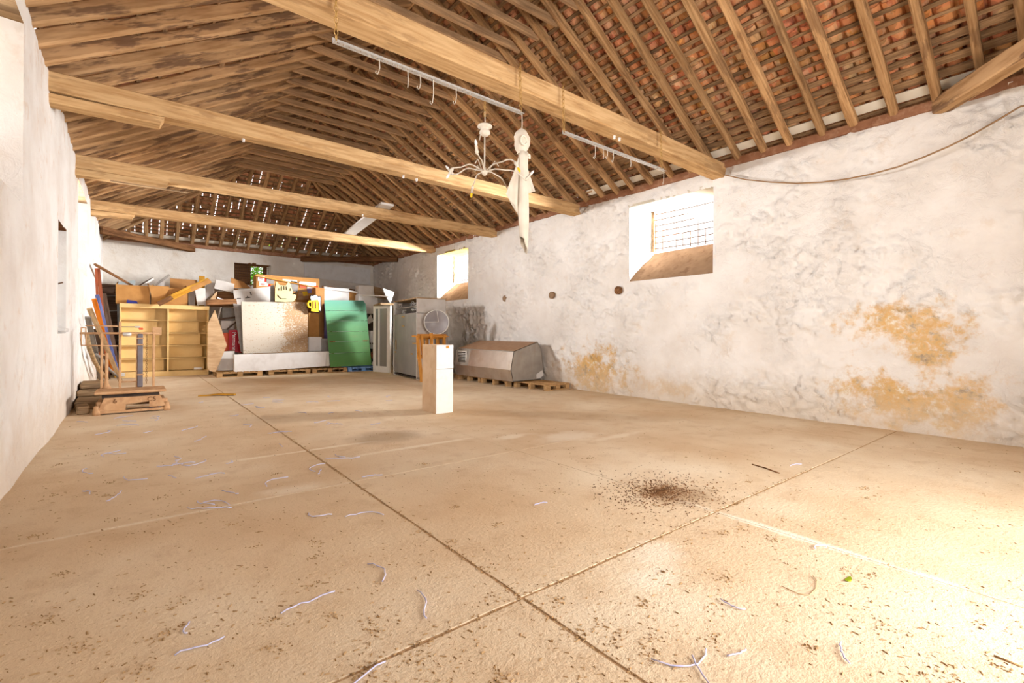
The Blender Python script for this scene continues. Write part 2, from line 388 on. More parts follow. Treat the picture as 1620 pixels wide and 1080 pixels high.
def wall(name, u0, u1, v0, v1, res, holes, fn, mat, seed, amp):
    us = set(round(u0 + (u1 - u0) * i / round((u1 - u0) / res), 4) for i in range(round((u1 - u0) / res) + 1))
    vs = set(round(v0 + (v1 - v0) * i / round((v1 - v0) / res), 4) for i in range(round((v1 - v0) / res) + 1))
    for h in holes:
        for s_, a, b in ((us, h[0], h[1]), (vs, h[2], h[3])):
            for e in (a, b):
                for q in [q for q in s_ if abs(q - e) < res * 0.45]: s_.discard(q)
                s_.add(round(e, 4))
    us = sorted(us); vs = sorted(vs); nu = len(us); nv = len(vs); V = []; Fs = []
    for v in vs:
        for u in us:
            d = lump(u, v, seed, amp)
            for h in holes:
                q = max(h[0] - u, u - h[1], h[2] - v, v - h[3])
                if q < 0.14: d *= max(0.0, q) / 0.14
            V.append(fn(u, v, d))
    for j in range(nv - 1):
        for i in range(nu - 1):
            uc = (us[i] + us[i + 1]) / 2; vc = (vs[j] + vs[j + 1]) / 2
            if any(h[0] < uc < h[1] and h[2] < vc < h[3] for h in holes): continue
            Fs.append((j * nu + i, j * nu + i + 1, (j + 1) * nu + i + 1, (j + 1) * nu + i))
    mb = MB(); mb.v = V; mb.f = Fs; mb.sm = [True] * len(Fs)
    mb.v = [Vector(p) for p in V]
    return tag(mb.build(name, mat, origin=(0, 0, 0), fix=False), kind='structure')
HR = [(4.46, 6.32, 2.43, 4.0), (12.55, 14.48, 2.40, 4.02)]
HL = [(4.30, 6.16, 2.45, 4.1), (11.6, 13.7, 2.46, 4.05), (8.75, 9.72, 1.27, 2.80)]
HF = [(2.88, 4.12, 3.08, 3.88)]
wall('wall_right', YB - 0.05, YF + 0.05, -0.02, ZW + 0.04, 0.034, HR, lambda u, v, d: (XR - d, u, v), M_plR, 1.0, 0.036)
wall('wall_left', YB - 0.05, YF + 0.05, -0.02, ZW + 0.04, 0.07, HL, lambda u, v, d: (XL + d, u, v), M_plL, 21.0, 0.022)
wall('wall_far', XL, XR, -0.02, ZW + 0.04, 0.07, HF, lambda u, v, d: (u, YF - d, v), M_plF, 41.0, 0.022)
wall('wall_back', XL, XR, -0.02, ZW + 0.04, 0.3, [(DOOR[0], DOOR[1], -0.02, DOOR[2])], lambda u, v, d: (u, YB + d, v), M_plL, 61.0, 0.02)
# doorway behind the camera, its daylight falls down the hall
d1 = empty('door_1', ((DOOR[0] + DOOR[1]) / 2, YB, 0), kind='structure')
for x, s in ((DOOR[0], -1), (DOOR[1], 1)):
    MB().box((x + s * 0.04, YB - 0.3, DOOR[2] / 2), (0.08, 0.6, DOOR[2])).build('jamb', M_reveal, d1)
MB().box(((DOOR[0] + DOOR[1]) / 2, YB - 0.3, DOOR[2] + 0.06), (DOOR[1] - DOOR[0] + 0.3, 0.6, 0.12)).build('lintel', M_beam, d1)
# outer skin of the walls, so that the masonry has its thickness
T = 0.75
def skin(name, parts):
    mb = MB()
    for a, b in parts: mb.box([(p + q) / 2 for p, q in zip(a, b)], [q - p for p, q in zip(a, b)])
    return tag(mb.build(name, M_reveal), kind='structure')
def side_parts(x0, x1, holes):
    ys = [YB - 0.6]; out = []
    for h in sorted(holes):
        out.append(((x0, ys[-1], -0.3), (x1, h[0] - 0.0, ZW))); out.append(((x0, h[0], -0.3), (x1, h[1], h[2])))
        if h[3] < ZW - 0.02: out.append(((x0, h[0], h[3] + 0.06), (x1, h[1], ZW)))
        ys.append(h[1])
    out.append(((x0, ys[-1], -0.3), (x1, YF + T, ZW))); return out
skin('wall_outer_right', side_parts(XR + 0.12, XR + T, HR))
skin('wall_outer_left', side_parts(XL - T, XL - 0.12, HL[:2]))
skin('wall_outer_far', [((XL, YF + 0.12, -0.3), (HF[0][0], YF + T, ZW)), ((HF[0][1], YF + 0.12, -0.3), (XR, YF + T, ZW)), ((HF[0][0], YF + 0.12, -0.3), (HF[0][1], YF + T, HF[0][2])), ((HF[0][0], YF + 0.12, HF[0][3] + 0.06), (HF[0][1], YF + T, ZW))])
skin('wall_outer_back', [((XL, YB - 0.6, -0.3), (DOOR[0] - 0.08, YB - 0.12, ZW)), ((DOOR[1] + 0.08, YB - 0.6, -0.3), (XR, YB - 0.12, ZW)), ((DOOR[0] - 0.2, YB - 0.6, DOOR[2] + 0.13), (DOOR[1] + 0.2, YB - 0.12, ZW))])
# ---------------------------------------------------------------- side windows: deep splayed reveals, ramped sills, iron mesh
def side_window(name, h, xf, sgn, zin, splay, lint):
    y0, y1, z0, z1 = h; xo = xf + sgn * T
    e = empty(name, (xf, (y0 + y1) / 2, z0), kind='structure')
    for (ya, yb, s) in ((y0, y0 + splay, -1), (y1, y1 - splay, 1)):
        MB().prism([(xf, ya, z0), (xo, yb, zin), (xo, yb, z1), (xf, ya, z1)], (0, s * 0.05, 0)).build('jamb', M_reveal, e)
    n = 8; V = []; Fs = []; rgl = random.Random(int(y0 * 10))
    for i in range(n + 1):
        t = i / n
        for k in range(9):
            s = k / 8; ya = y0 + splay * t; yb = y1 - splay * t
            V.append((xf + sgn * T * t, ya + (yb - ya) * s, z0 + (zin - z0) * (t ** 0.9) + (rgl.uniform(-0.008, 0.008) if 0 < i < n else 0) - (0.03 * s * t if sgn > 0 else 0)))
    m = len(V); V += [(p[0], p[1], p[2] - 0.05) for p in V]
    for i in range(n):
        for k in range(8):
            a = i * 9 + k; Fs += [(a, a + 1, a + 10, a + 9), (m + a, m + a + 9, m + a + 10, m + a + 1)]
    MB().add(V, Fs, True).build('window_sill', M_sill, e, fix=False)
    MB().box((xf + sgn * T / 2, (y0 + y1) / 2, z1 + 0.03), (T, y1 - y0 + 0.1, 0.06)).build('lintel_board', lint, e)
    xg = xo - sgn * 0.06
    f = MB()
    f.box((xg, y0 + splay + 0.03, (zin + z1) / 2), (0.06, 0.06, z1 - zin)); f.box((xg, y1 - splay - 0.03, (zin + z1) / 2), (0.06, 0.06, z1 - zin))
    f.build('window_frame', M_greywood, e)
    g = MB(); rr = random.Random(int(y0 * 7))
    k = 0
    z = zin + 0.06
    while z < z1 - 0.05:
        yb = y1 - splay if (z < zin + 0.5 or rr.random() < 0.5) else y0 + splay + (y1 - y0) * rr.uniform(0.35, 0.75)
        ya = y0 + splay
        if k > 2 and rr.random() < 0.5: ya, yb = y1 - splay - (y1 - y0) * rr.uniform(0.3, 0.6), y1 - splay
        g.tube([(xg, ya, z), (xg, (ya + yb) / 2, z + rr.uniform(-0.012, 0.012)), (xg, yb, z)], 0.010, 5); z += 0.125; k += 1
    y = y0 + splay + 0.1
    while y < y1 - splay - 0.05:
        zt = zin + (0.3 if rr.random() < 0.6 else 0.62)
        g.tube([(xg + 0.008, y, zin), (xg + 0.008, y + rr.uniform(-0.01, 0.01), zt)], 0.010, 5); y += 0.165
    g.build('grille', M_iron, e)
    return e
M_lint = paint('limewashed_lintel', '#cfc4b2', '#bdb09b', 4, 0.85)
M_lint2 = wood('yellow_lintel', '#cfb673', '#b59a58', '#8d7646', 0.4)
side_window('window_1', HR[0], XR, 1, 3.12, 0.10, M_lint)
side_window('window_2', HR[1], XR, 1, 3.10, 0.0, M_lint2)
side_window('window_3', HL[0], XL, -1, 3.12, 0.05, M_greywood)
side_window('window_4', HL[1], XL, -1, 3.12, 0.05, M_greywood)
# blocked slot in the left wall
nz = empty('trim_1', (XL, 9.23, HL[2][2]), kind='structure')
y0, y1, z0, z1 = HL[2]; dd = 0.13
MB().box((XL - dd - 0.01, (y0 + y1) / 2, (z0 + z1) / 2), (0.02, y1 - y0, z1 - z0)).build('niche_back', M_plL, nz)
for yy in (y0 - 0.01, y1 + 0.01): MB().box((XL - dd / 2, yy, (z0 + z1) / 2), (dd, 0.02, z1 - z0)).build('niche_side', M_reveal, nz)
MB().box((XL - dd / 2, (y0 + y1) / 2, z0 - 0.01), (dd, y1 - y0, 0.02)).build('niche_floor', M_sill, nz)
MB().box((XL - dd / 2, (y0 + y1) / 2, z1 + 0.01), (dd, y1 - y0, 0.02)).build('niche_head', M_oldbrown, nz)
MB().prism([(XL - dd + 0.012, y0 + 0.35, z1), (XL - dd + 0.012, y1 - 0.05, z1), (XL - dd + 0.012, y1 - 0.05, z1 - 0.22)], (0.015, 0, 0)).build('dark_hole_patch', M_oldbrown, nz)  # dark triangle laid on the niche back as the shade of a hole
MB().box((XL - 0.03, (y0 + y1) / 2 + 0.1, z0 + 0.05), (0.16, 0.42, 0.05), bev=0.01).build('ledge', M_reveal, nz)
MB().tube([(XL - dd + 0.03, 9.45, 1.4), (XL - dd + 0.04, 9.46, 1.75), (XL - dd + 0.03, 9.52, 1.98), (XL - 0.03, 9.6, 2.02)], 0.012, 6).build('rusty_pipe', M_iron, nz)
# far window
h = HF[0]; e = empty('window_5', ((h[0] + h[1]) / 2, YF, h[2]), kind='structure')
for x, xi, s in ((h[0], h[0] + 0.1, -1), (h[1], h[1] - 0.05, 1)):
    MB().prism([(x, YF, h[2]), (xi, YF + T, h[2] + 0.1), (xi, YF + T, h[3]), (x, YF, h[3])], (s * 0.05, 0, 0)).build('jamb', M_plF, e)
MB().prism([(h[0], YF, h[2]), (h[1], YF, h[2]), (h[1] - 0.05, YF + T, h[2] + 0.1), (h[0] + 0.1, YF + T, h[2] + 0.1)], (0, 0, -0.05)).build('window_sill', M_sill, e)
MB().box(((h[0] + h[1]) / 2, YF + T / 2, h[3] + 0.03), (h[1] - h[0] + 0.1, T, 0.06)).build('lintel_board', M_oldbrown, e)
MB().box((h[1] - 0.1, YF + T - 0.1, (h[2] + h[3]) / 2), (0.12, 0.08, h[3] - h[2])).build('window_frame', M_oldbrown, e)
MB().box((h[0] + 0.34, YF + T - 0.16, (h[2] + h[3]) / 2), (0.6, 0.04, h[3] - h[2])).build('blocking_board', M_oldbrown, e)  # added board, blocks the sky over the left half of the opening
g = MB()
for k in range(22): g.tube([(h[0] + 0.06 * k, YF + 0.28, h[2]), (h[0] + 0.06 * k, YF + 0.28, h[3])], 0.005, 4)
for k in range(13): g.tube([(h[0], YF + 0.285, h[2] + 0.065 * k), (h[1], YF + 0.285, h[2] + 0.065 * k)], 0.005, 4)
g.build('grille', M_iron, e)

# ---------------------------------------------------------------- roof
roof = empty('ceiling', (XM, 9.4, ZW), kind='structure')
def zroof(x): return ZW + SL * (min(x - XL, XR - x))
RZ = ZW + SL * (XR - XM)                      # ridge (rafter underside)
cs = 1 / sqrt(1 + SL * SL)
YH = YF - (XR - XM); YN = YB + (XR - XM)      # hip ends of the ridge
ys = [1.40 + 0.4345 * k for k in range(-6, 15)]
while ys[-1] < YF - 0.3: ys.append(ys[-1] + 0.455)
rr = random.Random(11)
RW, RH = 0.095, 0.125
for i, y in enumerate(ys):
    y += rr.uniform(-0.025, 0.025)
    if y < YB + 0.1: continue
    lim = 1.0
    if y > YH: lim = (YF - y) / (XR - XM)
    if y < YN: lim = (y - YB) / (XR - XM)
    if lim < 0.06: continue
    for sd in (1, -1):
        x0 = XR + 0.12 if sd > 0 else XL - 0.12
        xt = (XR - (XR - XM) * lim) if sd > 0 else (XL + (XM - XL) * lim)
        xt += sd * 0.03
        p0 = Vector((x0, y, ZW + SL * (-0.12))); p1 = Vector((xt, y + rr.uniform(-0.03, 0.03), zroof(xt)))
        w = RW * rr.uniform(0.88, 1.2) if sd > 0 else RW * rr.uniform(0.95, 1.3)
        bar('rafter', p0, p1, w, RH * (1 if sd > 0 else 1.3), M_rafter if sd > 0 else M_rafter_stained, roof, 10, 0.12, 0.02 * lim, 0.2, up=(0, 0, 1), seed=i * 2 + (sd > 0))
    if YN - 0.2 < y < YH + 0.25:
        zc = 6.12; xa, xb = XL + (zc - ZW) / SL, XR - (zc - ZW) / SL
        bar('collar_tie', (xa - 0.02, y + 0.09, zc + rr.uniform(-0.015, 0.015)), (xb + 0.02, y + 0.09 + rr.uniform(-0.02, 0.02), zc + rr.uniform(-0.015, 0.015)), 0.07 * rr.uniform(0.9, 1.15), 0.12, M_collar, roof, 7, 0.06, 0.008, 0.14, cut0=0.2, cut1=0.2, seed=900 + i)
bar('ridge_board', (XM, YN, RZ - 0.02), (XM, YH, RZ - 0.02), 0.05, 0.2, M_rafter, roof, 12, 0.03)
for (cx, cy, ry) in ((XL, YF, YH), (XR, YF, YH), (XL, YB, YN), (XR, YB, YN)):
    sg = 1 if cx < XM else -1
    bar('hip_rafter', (cx, cy, ZW - 0.08), (XM, ry, RZ - 0.08), 0.11, 0.2, M_rafter_stained if sg > 0 else M_rafter, roof, 8, 0.05, 0.01)
xs = [XL + 0.22 + 0.43 * k for k in range(21)]
for k, x in enumerate(xs):
    l = min(x - XL, XR - x)
    bar('hip_jack_rafter', (x, YF + 0.12, ZW - SL * 0.12), (x + rr.uniform(-0.03, 0.03), YF - l + 0.04, ZW + SL * (l - 0.04)), RW * rr.uniform(0.9, 1.15), RH, M_rafter, roof, 6, 0.07, 0.01, 0.15)
# battens: bundles of rough laths nailed along the slopes
PITCH = 0.155; ZB = (RH + 0.012) / cs
nb = int((XR - XM) / cs / PITCH)
def batten(p0, p1, up, seed, w=0.05):
    q = random.Random(seed)
    bar('batten', p0, p1, w * q.uniform(0.7, 1.25), 0.024, M_batten, roof, max(3, int((Vector(p1) - Vector(p0)).length / 0.5)), 0.16, 0.012, 0.2, up=up, seed=seed)
for sd in (1, -1):
    up = (sd * SL, 0, 1)
    for k in range(nb + 1):
        if sd < 0 and k % 2: continue
        s = 0.02 + k * PITCH; dx = s * cs
        x = XR - dx if sd > 0 else XL + dx
        ya = YB + dx - 0.05; yb = YF - dx + 0.05
        nseg = max(1, round((yb - ya) / 4.6)); L = (yb - ya) / nseg
        for q in range(nseg):
            yy = rr.uniform(-0.012, 0.012)
            batten((x, ya + q * L - 0.06, zroof(x) + ZB + yy), (x, ya + (q + 1) * L + 0.06, zroof(x) + ZB + rr.uniform(-0.012, 0.012)), up, k * 50 + q + (7000 if sd > 0 else 0), 0.115 if 1 < k < 6 and sd > 0 else 0.056)
for k in range(nb + 1):
    dx = (0.02 + k * PITCH * 1.25) * cs
    if dx > (XR - XM) - 0.15: break
    batten((XL + dx - 0.1, YF - dx, ZW + SL * dx + ZB), (XR - dx + 0.1, YF - dx, ZW + SL * dx + ZB), (0, SL, 1), 20000 + k, 0.06)
for k in range(0, nb + 1, 3):
    dx = (0.02 + k * PITCH) * cs
    batten((XL + dx, YB + dx, ZW + SL * dx + ZB), (XR - dx, YB + dx, ZW + SL * dx + ZB), (0, -SL, 1), 21000 + k)
# eaves: brown mortar bedding on the wall heads, cream board above the rafters
tr = MB().box((XR + 0.18, (YB + YF) / 2, ZW + 0.03), (0.5, YF - YB, 0.12)).build('wall_plate', M_mortar, roof)
MB().box((XL - 0.29, (YB + YF) / 2, ZW + 0.04), (0.5, YF - YB, 0.12)).build('wall_plate', M_mortar, roof)
MB().box((XM, YF + 0.14, ZW + 0.03), (XR - XL + 0.6, 0.5, 0.12)).build('wall_plate', M_mortar, roof)
MB().box((XM, YB - 0.14, ZW + 0.03), (XR - XL + 0.6, 0.5, 0.12)).build('wall_plate', M_mortar, roof)
# dark board between plate and tiles
for (x, sd) in ((XR + 0.1, 1), (XL - 0.1, -1)):
    MB().box((x, (YB + YF) / 2, ZW + 0.155), (0.03, YF - YB, 0.25)).build('eave_board', M_oldbrown, roof)
MB().box((XM, YF + 0.1, ZW + 0.155), (XR - XL, 0.03, 0.25)).build('eave_board', M_oldbrown, roof)
for dx, wd in ((0.13, 0.15),):
    bar('cream_strip', (XR - dx, YB + 0.4, zroof(XR - dx) + ZB - 0.012), (XR - dx, 7.4, zroof(XR - dx) + ZB - 0.012), wd, 0.012, M_cream, roof, 10, 0.0, up=(SL, 0, 1))
    bar('cream_strip', (XL + 0.3, YF - dx - 0.05, ZW + SL * dx + ZB - 0.012), (XR - 0.3, YF - dx - 0.05, ZW + SL * dx + ZB - 0.012), wd, 0.012, M_cream, roof, 10, 0.0, up=(0, SL, 1))
# tiles: concave-up channel tiles bedded between laths, cover tiles over the joints
def tile_mesh(name, L, w0, w1, depth, th, n=4, flip=1):
    V = []; Fs = []
    for (x, w) in ((0, w0), (L, w1)):
        for (r, o) in ((0, 0), (1, th)):
            for i in range(n + 1):
                t = -1 + 2 * i / n
                V.append((x, w / 2 * sin(t * pi / 2), flip * (depth * (1 - cos(t * pi / 2)) + o)))
    m = n + 1
    for i in range(n):
        Fs += [(i, 2 * m + i, 2 * m + i + 1, i + 1), (m + i, m + i + 1, 3 * m + i + 1, 3 * m + i), (i, i + 1, m + i + 1, m + i), (2 * m + i, 3 * m + i, 3 * m + i + 1, 2 * m + i + 1)]
    Fs += [(0, m, 3 * m, 2 * m), (n, 2 * m + n, 3 * m + n, m + n)]
    me = bpy.data.meshes.new(name); me.from_pydata(V, [], Fs); me.update(); me.materials.append(M_tile); return me
T_ch = tile_mesh('roof_tile', 0.27, 0.195, 0.165, 0.055, 0.013)
T_cv = tile_mesh('cover_tile', 0.44, 0.20, 0.17, 0.06, 0.013, flip=-1)
def addm(mb, me, M):
    n = len(mb.v); mb.v += [M @ v.co for v in me.vertices]; fs = [[i + n for i in p.vertices] for p in me.polygons]; mb.f += fs; mb.sm += [False] * len(fs)
ZT = ZB + 0.034 / cs
TW = 0.212
cands = []
stuff = MB(); cover = MB()
for sd in (1, -1):
    d = Vector((-sd * cs, 0, SL * cs)); upv = Vector((sd * SL, 0, 1)); R = frame_rot(d, upv).to_4x4()
    ncol = int((YF - YB) / TW)
    for c in range(ncol):
        y = YB + 0.1 + c * TW
        smax = min(y - YB, YF - y, XR - XM) / cs
        if smax < 0.1: continue
        if sd > 0:
            k = 0
            while k * PITCH < smax + 0.05:
                s = k * PITCH - 0.02
                p = Vector((XR - s * cs, y + rr.uniform(-0.008, 0.008), ZW + SL * s * cs + ZT + rr.uniform(0, 0.012)))
                M = Matrix.Translation(p) @ R @ Matrix.Rotation(rr.uniform(-0.09, 0.09), 4, 'Z') @ Matrix.Rotation(0.05 + rr.uniform(-0.04, 0.05), 4, 'Y') @ Matrix.Rotation(rr.uniform(-0.12, 0.12), 4, 'X')
                zc = p.x * sin(YAW) + p.y * cos(YAW); xc = p.x * cos(YAW) - p.y * sin(YAW)
                if zc > 0.5:
                    u = 810 + F_PX * xc / zc; v = Y_HOR - F_PX * (p.z - CAM_H) / zc
                    vis = 950 < u < 1620 and 0 < v < 300
                else: vis = False
                cands.append((zc if vis else 99, M)); k += 1
        else:
            k = 0
            while k * 0.3 < smax + 0.05:
                s = k * 0.3 - 0.02
                p = Vector((XL + s * cs, y, ZW + SL * s * cs + ZT))
                addm(stuff, T_ch, Matrix.Translation(p) @ R @ Matrix.Scale(1.4, 4, (1, 0, 0)) @ Matrix.Rotation(0.04, 4, 'Y')); k += 1
        k = 0
        while k * 0.34 < smax + 0.05:
            s = k * 0.34 - 0.05; x = XR - s * cs if sd > 0 else XL + s * cs
            p = Vector((x, y + TW / 2, ZW + SL * s * cs + ZT + 0.118))
            addm(cover, T_cv, Matrix.Translation(p) @ R @ Matrix.Rotation(0.04 + rr.uniform(-0.02, 0.02), 4, 'Y')); k += 1
cands.sort(key=lambda a: a[0])
for z, M in cands[:300]:
    o = bpy.data.objects.new('roof_tile', T_ch); o.parent = roof; COL.objects.link(o); o.matrix_local = Matrix.Translation(-W['ceiling']) @ M
for z, M in cands[300:]: addm(stuff, T_ch, M)
# far hip: tiles with daylight glinting through their open joints; near hip closed
R = frame_rot((0, -cs, SL * cs), (0, SL, 1)).to_4x4()
for c in range(int((XR - XL) / TW) + 1):
    x = XL + 0.06 + c * TW; smax = min(x - XL, XR - x) / cs; k = 0
    while k * 0.194 < smax + 0.1:
        s = k * 0.194 - 0.02
        M = Matrix.Translation((x + rr.uniform(-0.004, 0.004), YF - s * cs, ZW + SL * s * cs + ZT + rr.uniform(0, 0.008))) @ R @ Matrix.Scale(rr.uniform(0.985, 1.06), 4, (0, 1, 0)) @ Matrix.Rotation(0.05, 4, 'Y') @ Matrix.Rotation(rr.uniform(-0.03, 0.03), 4, 'Z')
        addm(stuff, T_ch, M)
        if rr.random() < 0.3: addm(stuff, T_cv, Matrix.Translation((x + TW / 2, YF - s * cs, ZW + SL * s * cs + ZT + 0.10)) @ R @ Matrix.Rotation(0.04, 4, 'Y'))
        k += 1
tag(stuff.build('roof_tiling', M_tile, roof, origin=(0, 0, 0), fix=False), kind='stuff')
tag(cover.build('cover_tiling', M_tile, roof, origin=(0, 0, 0), fix=False), kind='stuff')
MB().prism([(XL - 0.3, YB - 0.3, ZW + 0.2), (XR + 0.3, YB - 0.3, ZW + 0.2), (XM, YN, RZ + 0.3)], (0, -0.03, 0.05)).build('near_hip_boarding', M_rafter, roof)
# ---------------------------------------------------------------- tie beams
beam_lbl = ['nearest tie beam, broad pale timber carrying the two hanging rails', 'second tie beam from the camera, behind the hanging chandelier', 'third tie beam from the camera, under the near end of the white board', 'farthest tie beam, just in front of the hipped roof end']
BY = [4.215, 7.71, 11.02, 14.58]
for i, y in enumerate(BY):
    e = empty('tie_beam', (XM, y + 0.13, 4.118), beam_lbl[i], 'beam', 'tie beams across the hall')
    w = (0.27, 0.25, 0.24, 0.22)[i]
    bar('timber', (XL - 0.25, y + w / 2, 4.118), (XR + 0.02, y + w / 2 + 0.0, 4.118), w, 0.232, M_beam, e, 16, 0.02, 0.008, 0.06, seed=50 + i)
    if i:
        L = (0, 1.05, 1.25, 0.75)[i]
        bar('corbel', (XL - 0.25, y + w / 2, 4.118 - 0.13), (XL + L, y + w / 2, 4.118 - 0.11), w * 0.9, 0.11, M_beam, e, 5, 0.05, 0.004, 0.08, cut1=-0.05)
        if i == 2: bar('splint', (XL + 0.45, y + 0.03, 3.97), (XL + 1.6, y + 0.03, 3.975), 0.05, 0.02, M_greywood, e, 4, 0.1)
# corner braces
for p0, p1, lb, sd in (((XR - 0.05, 17.55, 4.14), (5.2, YF - 0.1, 4.14), 'brown diagonal corner brace above the white panel at far right', 3), ((XR - 0.02, 1.36, 4.2), (5.5, -1.1, 4.2), 'timber corner brace at the upper right, next to the cable', 4), ((XL + 0.02, 17.9, 4.1), (1.6, YF - 0.1, 4.1), 'diagonal corner brace above the leaning planks in the far left corner', 5)):
    e = bar('corner_beam', p0, p1, 0.2, 0.2, M_oldbrown if sd != 4 else M_rafter_stained, None, 6, 0.04, 0.01, 0.08, seed=sd); tag(e, lb, 'beam', 'diagonal corner braces')

# ================================================================ things
M_card = paint('cardboard', '#bf8c54', '#b27f4a', 5, 0.85, dirt='#a87644', dirt_amt=0.3)
M_card2 = paint('dark_cardboard', '#b58352', '#a87748', 5, 0.85)
M_white = paint('white_laminate', '#ece8e5', '#e4dfdb', 4, 0.7, dirt='#c4b8ac', dirt_amt=0.25)
M_offwhite = paint('offwhite_board', '#dbd4cd', '#cfc7c0', 4, 0.75, dirt='#c2b29f', dirt_amt=0.35)
M_greyboard = paint('grey_board', '#a39c96', '#8e8781', 4, 0.75, dirt='#8d8074', dirt_amt=0.35)
M_greysheet = paint('cold_grey_sheet', '#a9b0b0', '#949b9c', 4, 0.6)
M_dark = paint('dark_cavity', '#4f443d', '#3c332e', 5, 0.9)
M_yellow = paint('yellow_melamine', '#ecc98d', '#e3bd7f', 3, 0.7, dirt='#cf9f52', dirt_amt=0.2)
M_red = paint('red_card', '#c4172f', '#b01129', 4, 0.5)
M_orangecard = paint('orange_card', '#e2643c', '#d5532f', 4, 0.6)
M_purple = paint('lilac_card', '#8f88c6', '#7d76b8', 4, 0.6)
M_ply = wood('plywood_sheet', '#c9a884', '#b28f68', '#9b7650', 0.4, (0.95, 1.05), 4)
M_black = paint('black_ink', '#2e2622', '#241d1a', 4, 0.8)
M_navy = paint('navy_card', '#2a2f86', '#20256e', 4, 0.6)
M_textwhite = paint('white_ink', '#f6efef', '#f0e6e6', 4, 0.8)
M_textred = paint('red_ink', '#d23a33', '#c4302a', 4, 0.8)
M_mugyellow = paint('mug_yellow', '#f0c814', '#e6b90c', 4, 0.6)
M_catcream = paint('cat_cream', '#d3c294', '#cab888', 4, 0.75)
M_steel = paint('brushed_steel', '#cfc6bd', '#beb4aa', 3, 0.32, 0.85, dirt='#b59f88', dirt_amt=0.5, dscale=2)
M_galv = paint('dull_metal', '#aea69c', '#9b938a', 4, 0.5, 0.4, dirt='#a08d7a', dirt_amt=0.4)
M_greydoor = paint('grey_painted_metal', '#918c86', '#86817b', 3, 0.5, 0.1, dirt='#9b8f84', dirt_amt=0.3)
M_whiteframe = paint('white_painted_frame', '#eae5df', '#ded8d0', 4, 0.5)
M_scale = paint('dusty_tan_iron', '#cfa67e', '#bd9169', 8, 0.8, dirt='#9c6e4c', dirt_amt=0.5, dscale=7)
M_scaledark = paint('dark_slate_iron', '#7c7478', '#686166', 6, 0.6, 0.2)
M_chain = paint('brass_chain', '#c9a15f', '#a98145', 10, 0.5, 0.4)
M_bright = paint('galvanised', '#dcdad6', '#c9c7c3', 20, 0.45, 0.5)
M_clothw = paint('white_cloth', '#dcd0c0', '#cfc2b0', 5, 0.8)
M_twine = paint('lilac_twine', '#dcd9ee', '#c3bfe2', 10, 0.7)
M_straw = paint('straw', '#b5946c', '#96754f', 10, 0.9)
M_cable = paint('brown_cable', '#a27c54', '#8d6a45', 6, 0.6)
M_leaf = paint('green_leaf', '#9aa32c', '#7b8c22', 10, 0.7)
def mk_glass():
    n = NT('dark_glass'); return n.fin(hexc('#8b857f'), 0.12, 0.0, 0.5)
M_glass = mk_glass()
def green_mat():
    n = NT('green_painted_boards'); co = n.coord('Object')
    sx = n.node('ShaderNodeSeparateXYZ'); n.link(co, sx.inputs[0])
    col = n.ramp(n.math('DIVIDE', sx.outputs[2], 2.3), [(0.0, hexc('#5c8f4c')), (0.5, hexc('#578a54')), (0.8, hexc('#548a66')), (1.0, hexc('#548a78'))])
    st = n.noise(n.coord('Object', (1.2, 1, 9)), 2.2, 4, 0.65)
    col = n.mix(n.math('MULTIPLY', n.bw(st, 0.55, 0.7), 0.4), col, hexc('#838a5c'))
    return n.fin(col, 0.6)
M_green = green_mat()
def slab_mat():
    n = NT('flaking_slab'); co = n.coord('Object')
    sx = n.node('ShaderNodeSeparateXYZ'); n.link(co, sx.inputs[0])
    z = n.noise(co, 2.0, 4, 0.7); f = n.noise(co, 22, 4, 0.75)
    m = n.bw(n.math('ADD', n.math('MULTIPLY', sx.outputs[0], 0.55), n.math('SUBTRACT', z, 0.5)), -0.1, 0.35)
    thr = n.math('SUBTRACT', 0.60, n.math('MULTIPLY', m, 0.2))
    mk = n.bw(n.math('SUBTRACT', f, thr), -0.03, 0.06)
    col = n.mix(n.math('MULTIPLY', mk, 0.9), hexc('#c4b8a8'), n.ramp(z, [(0.35, hexc('#94704e')), (0.65, hexc('#ab8862'))]))
    return n.fin(col, 0.85)
M_slab = slab_mat()

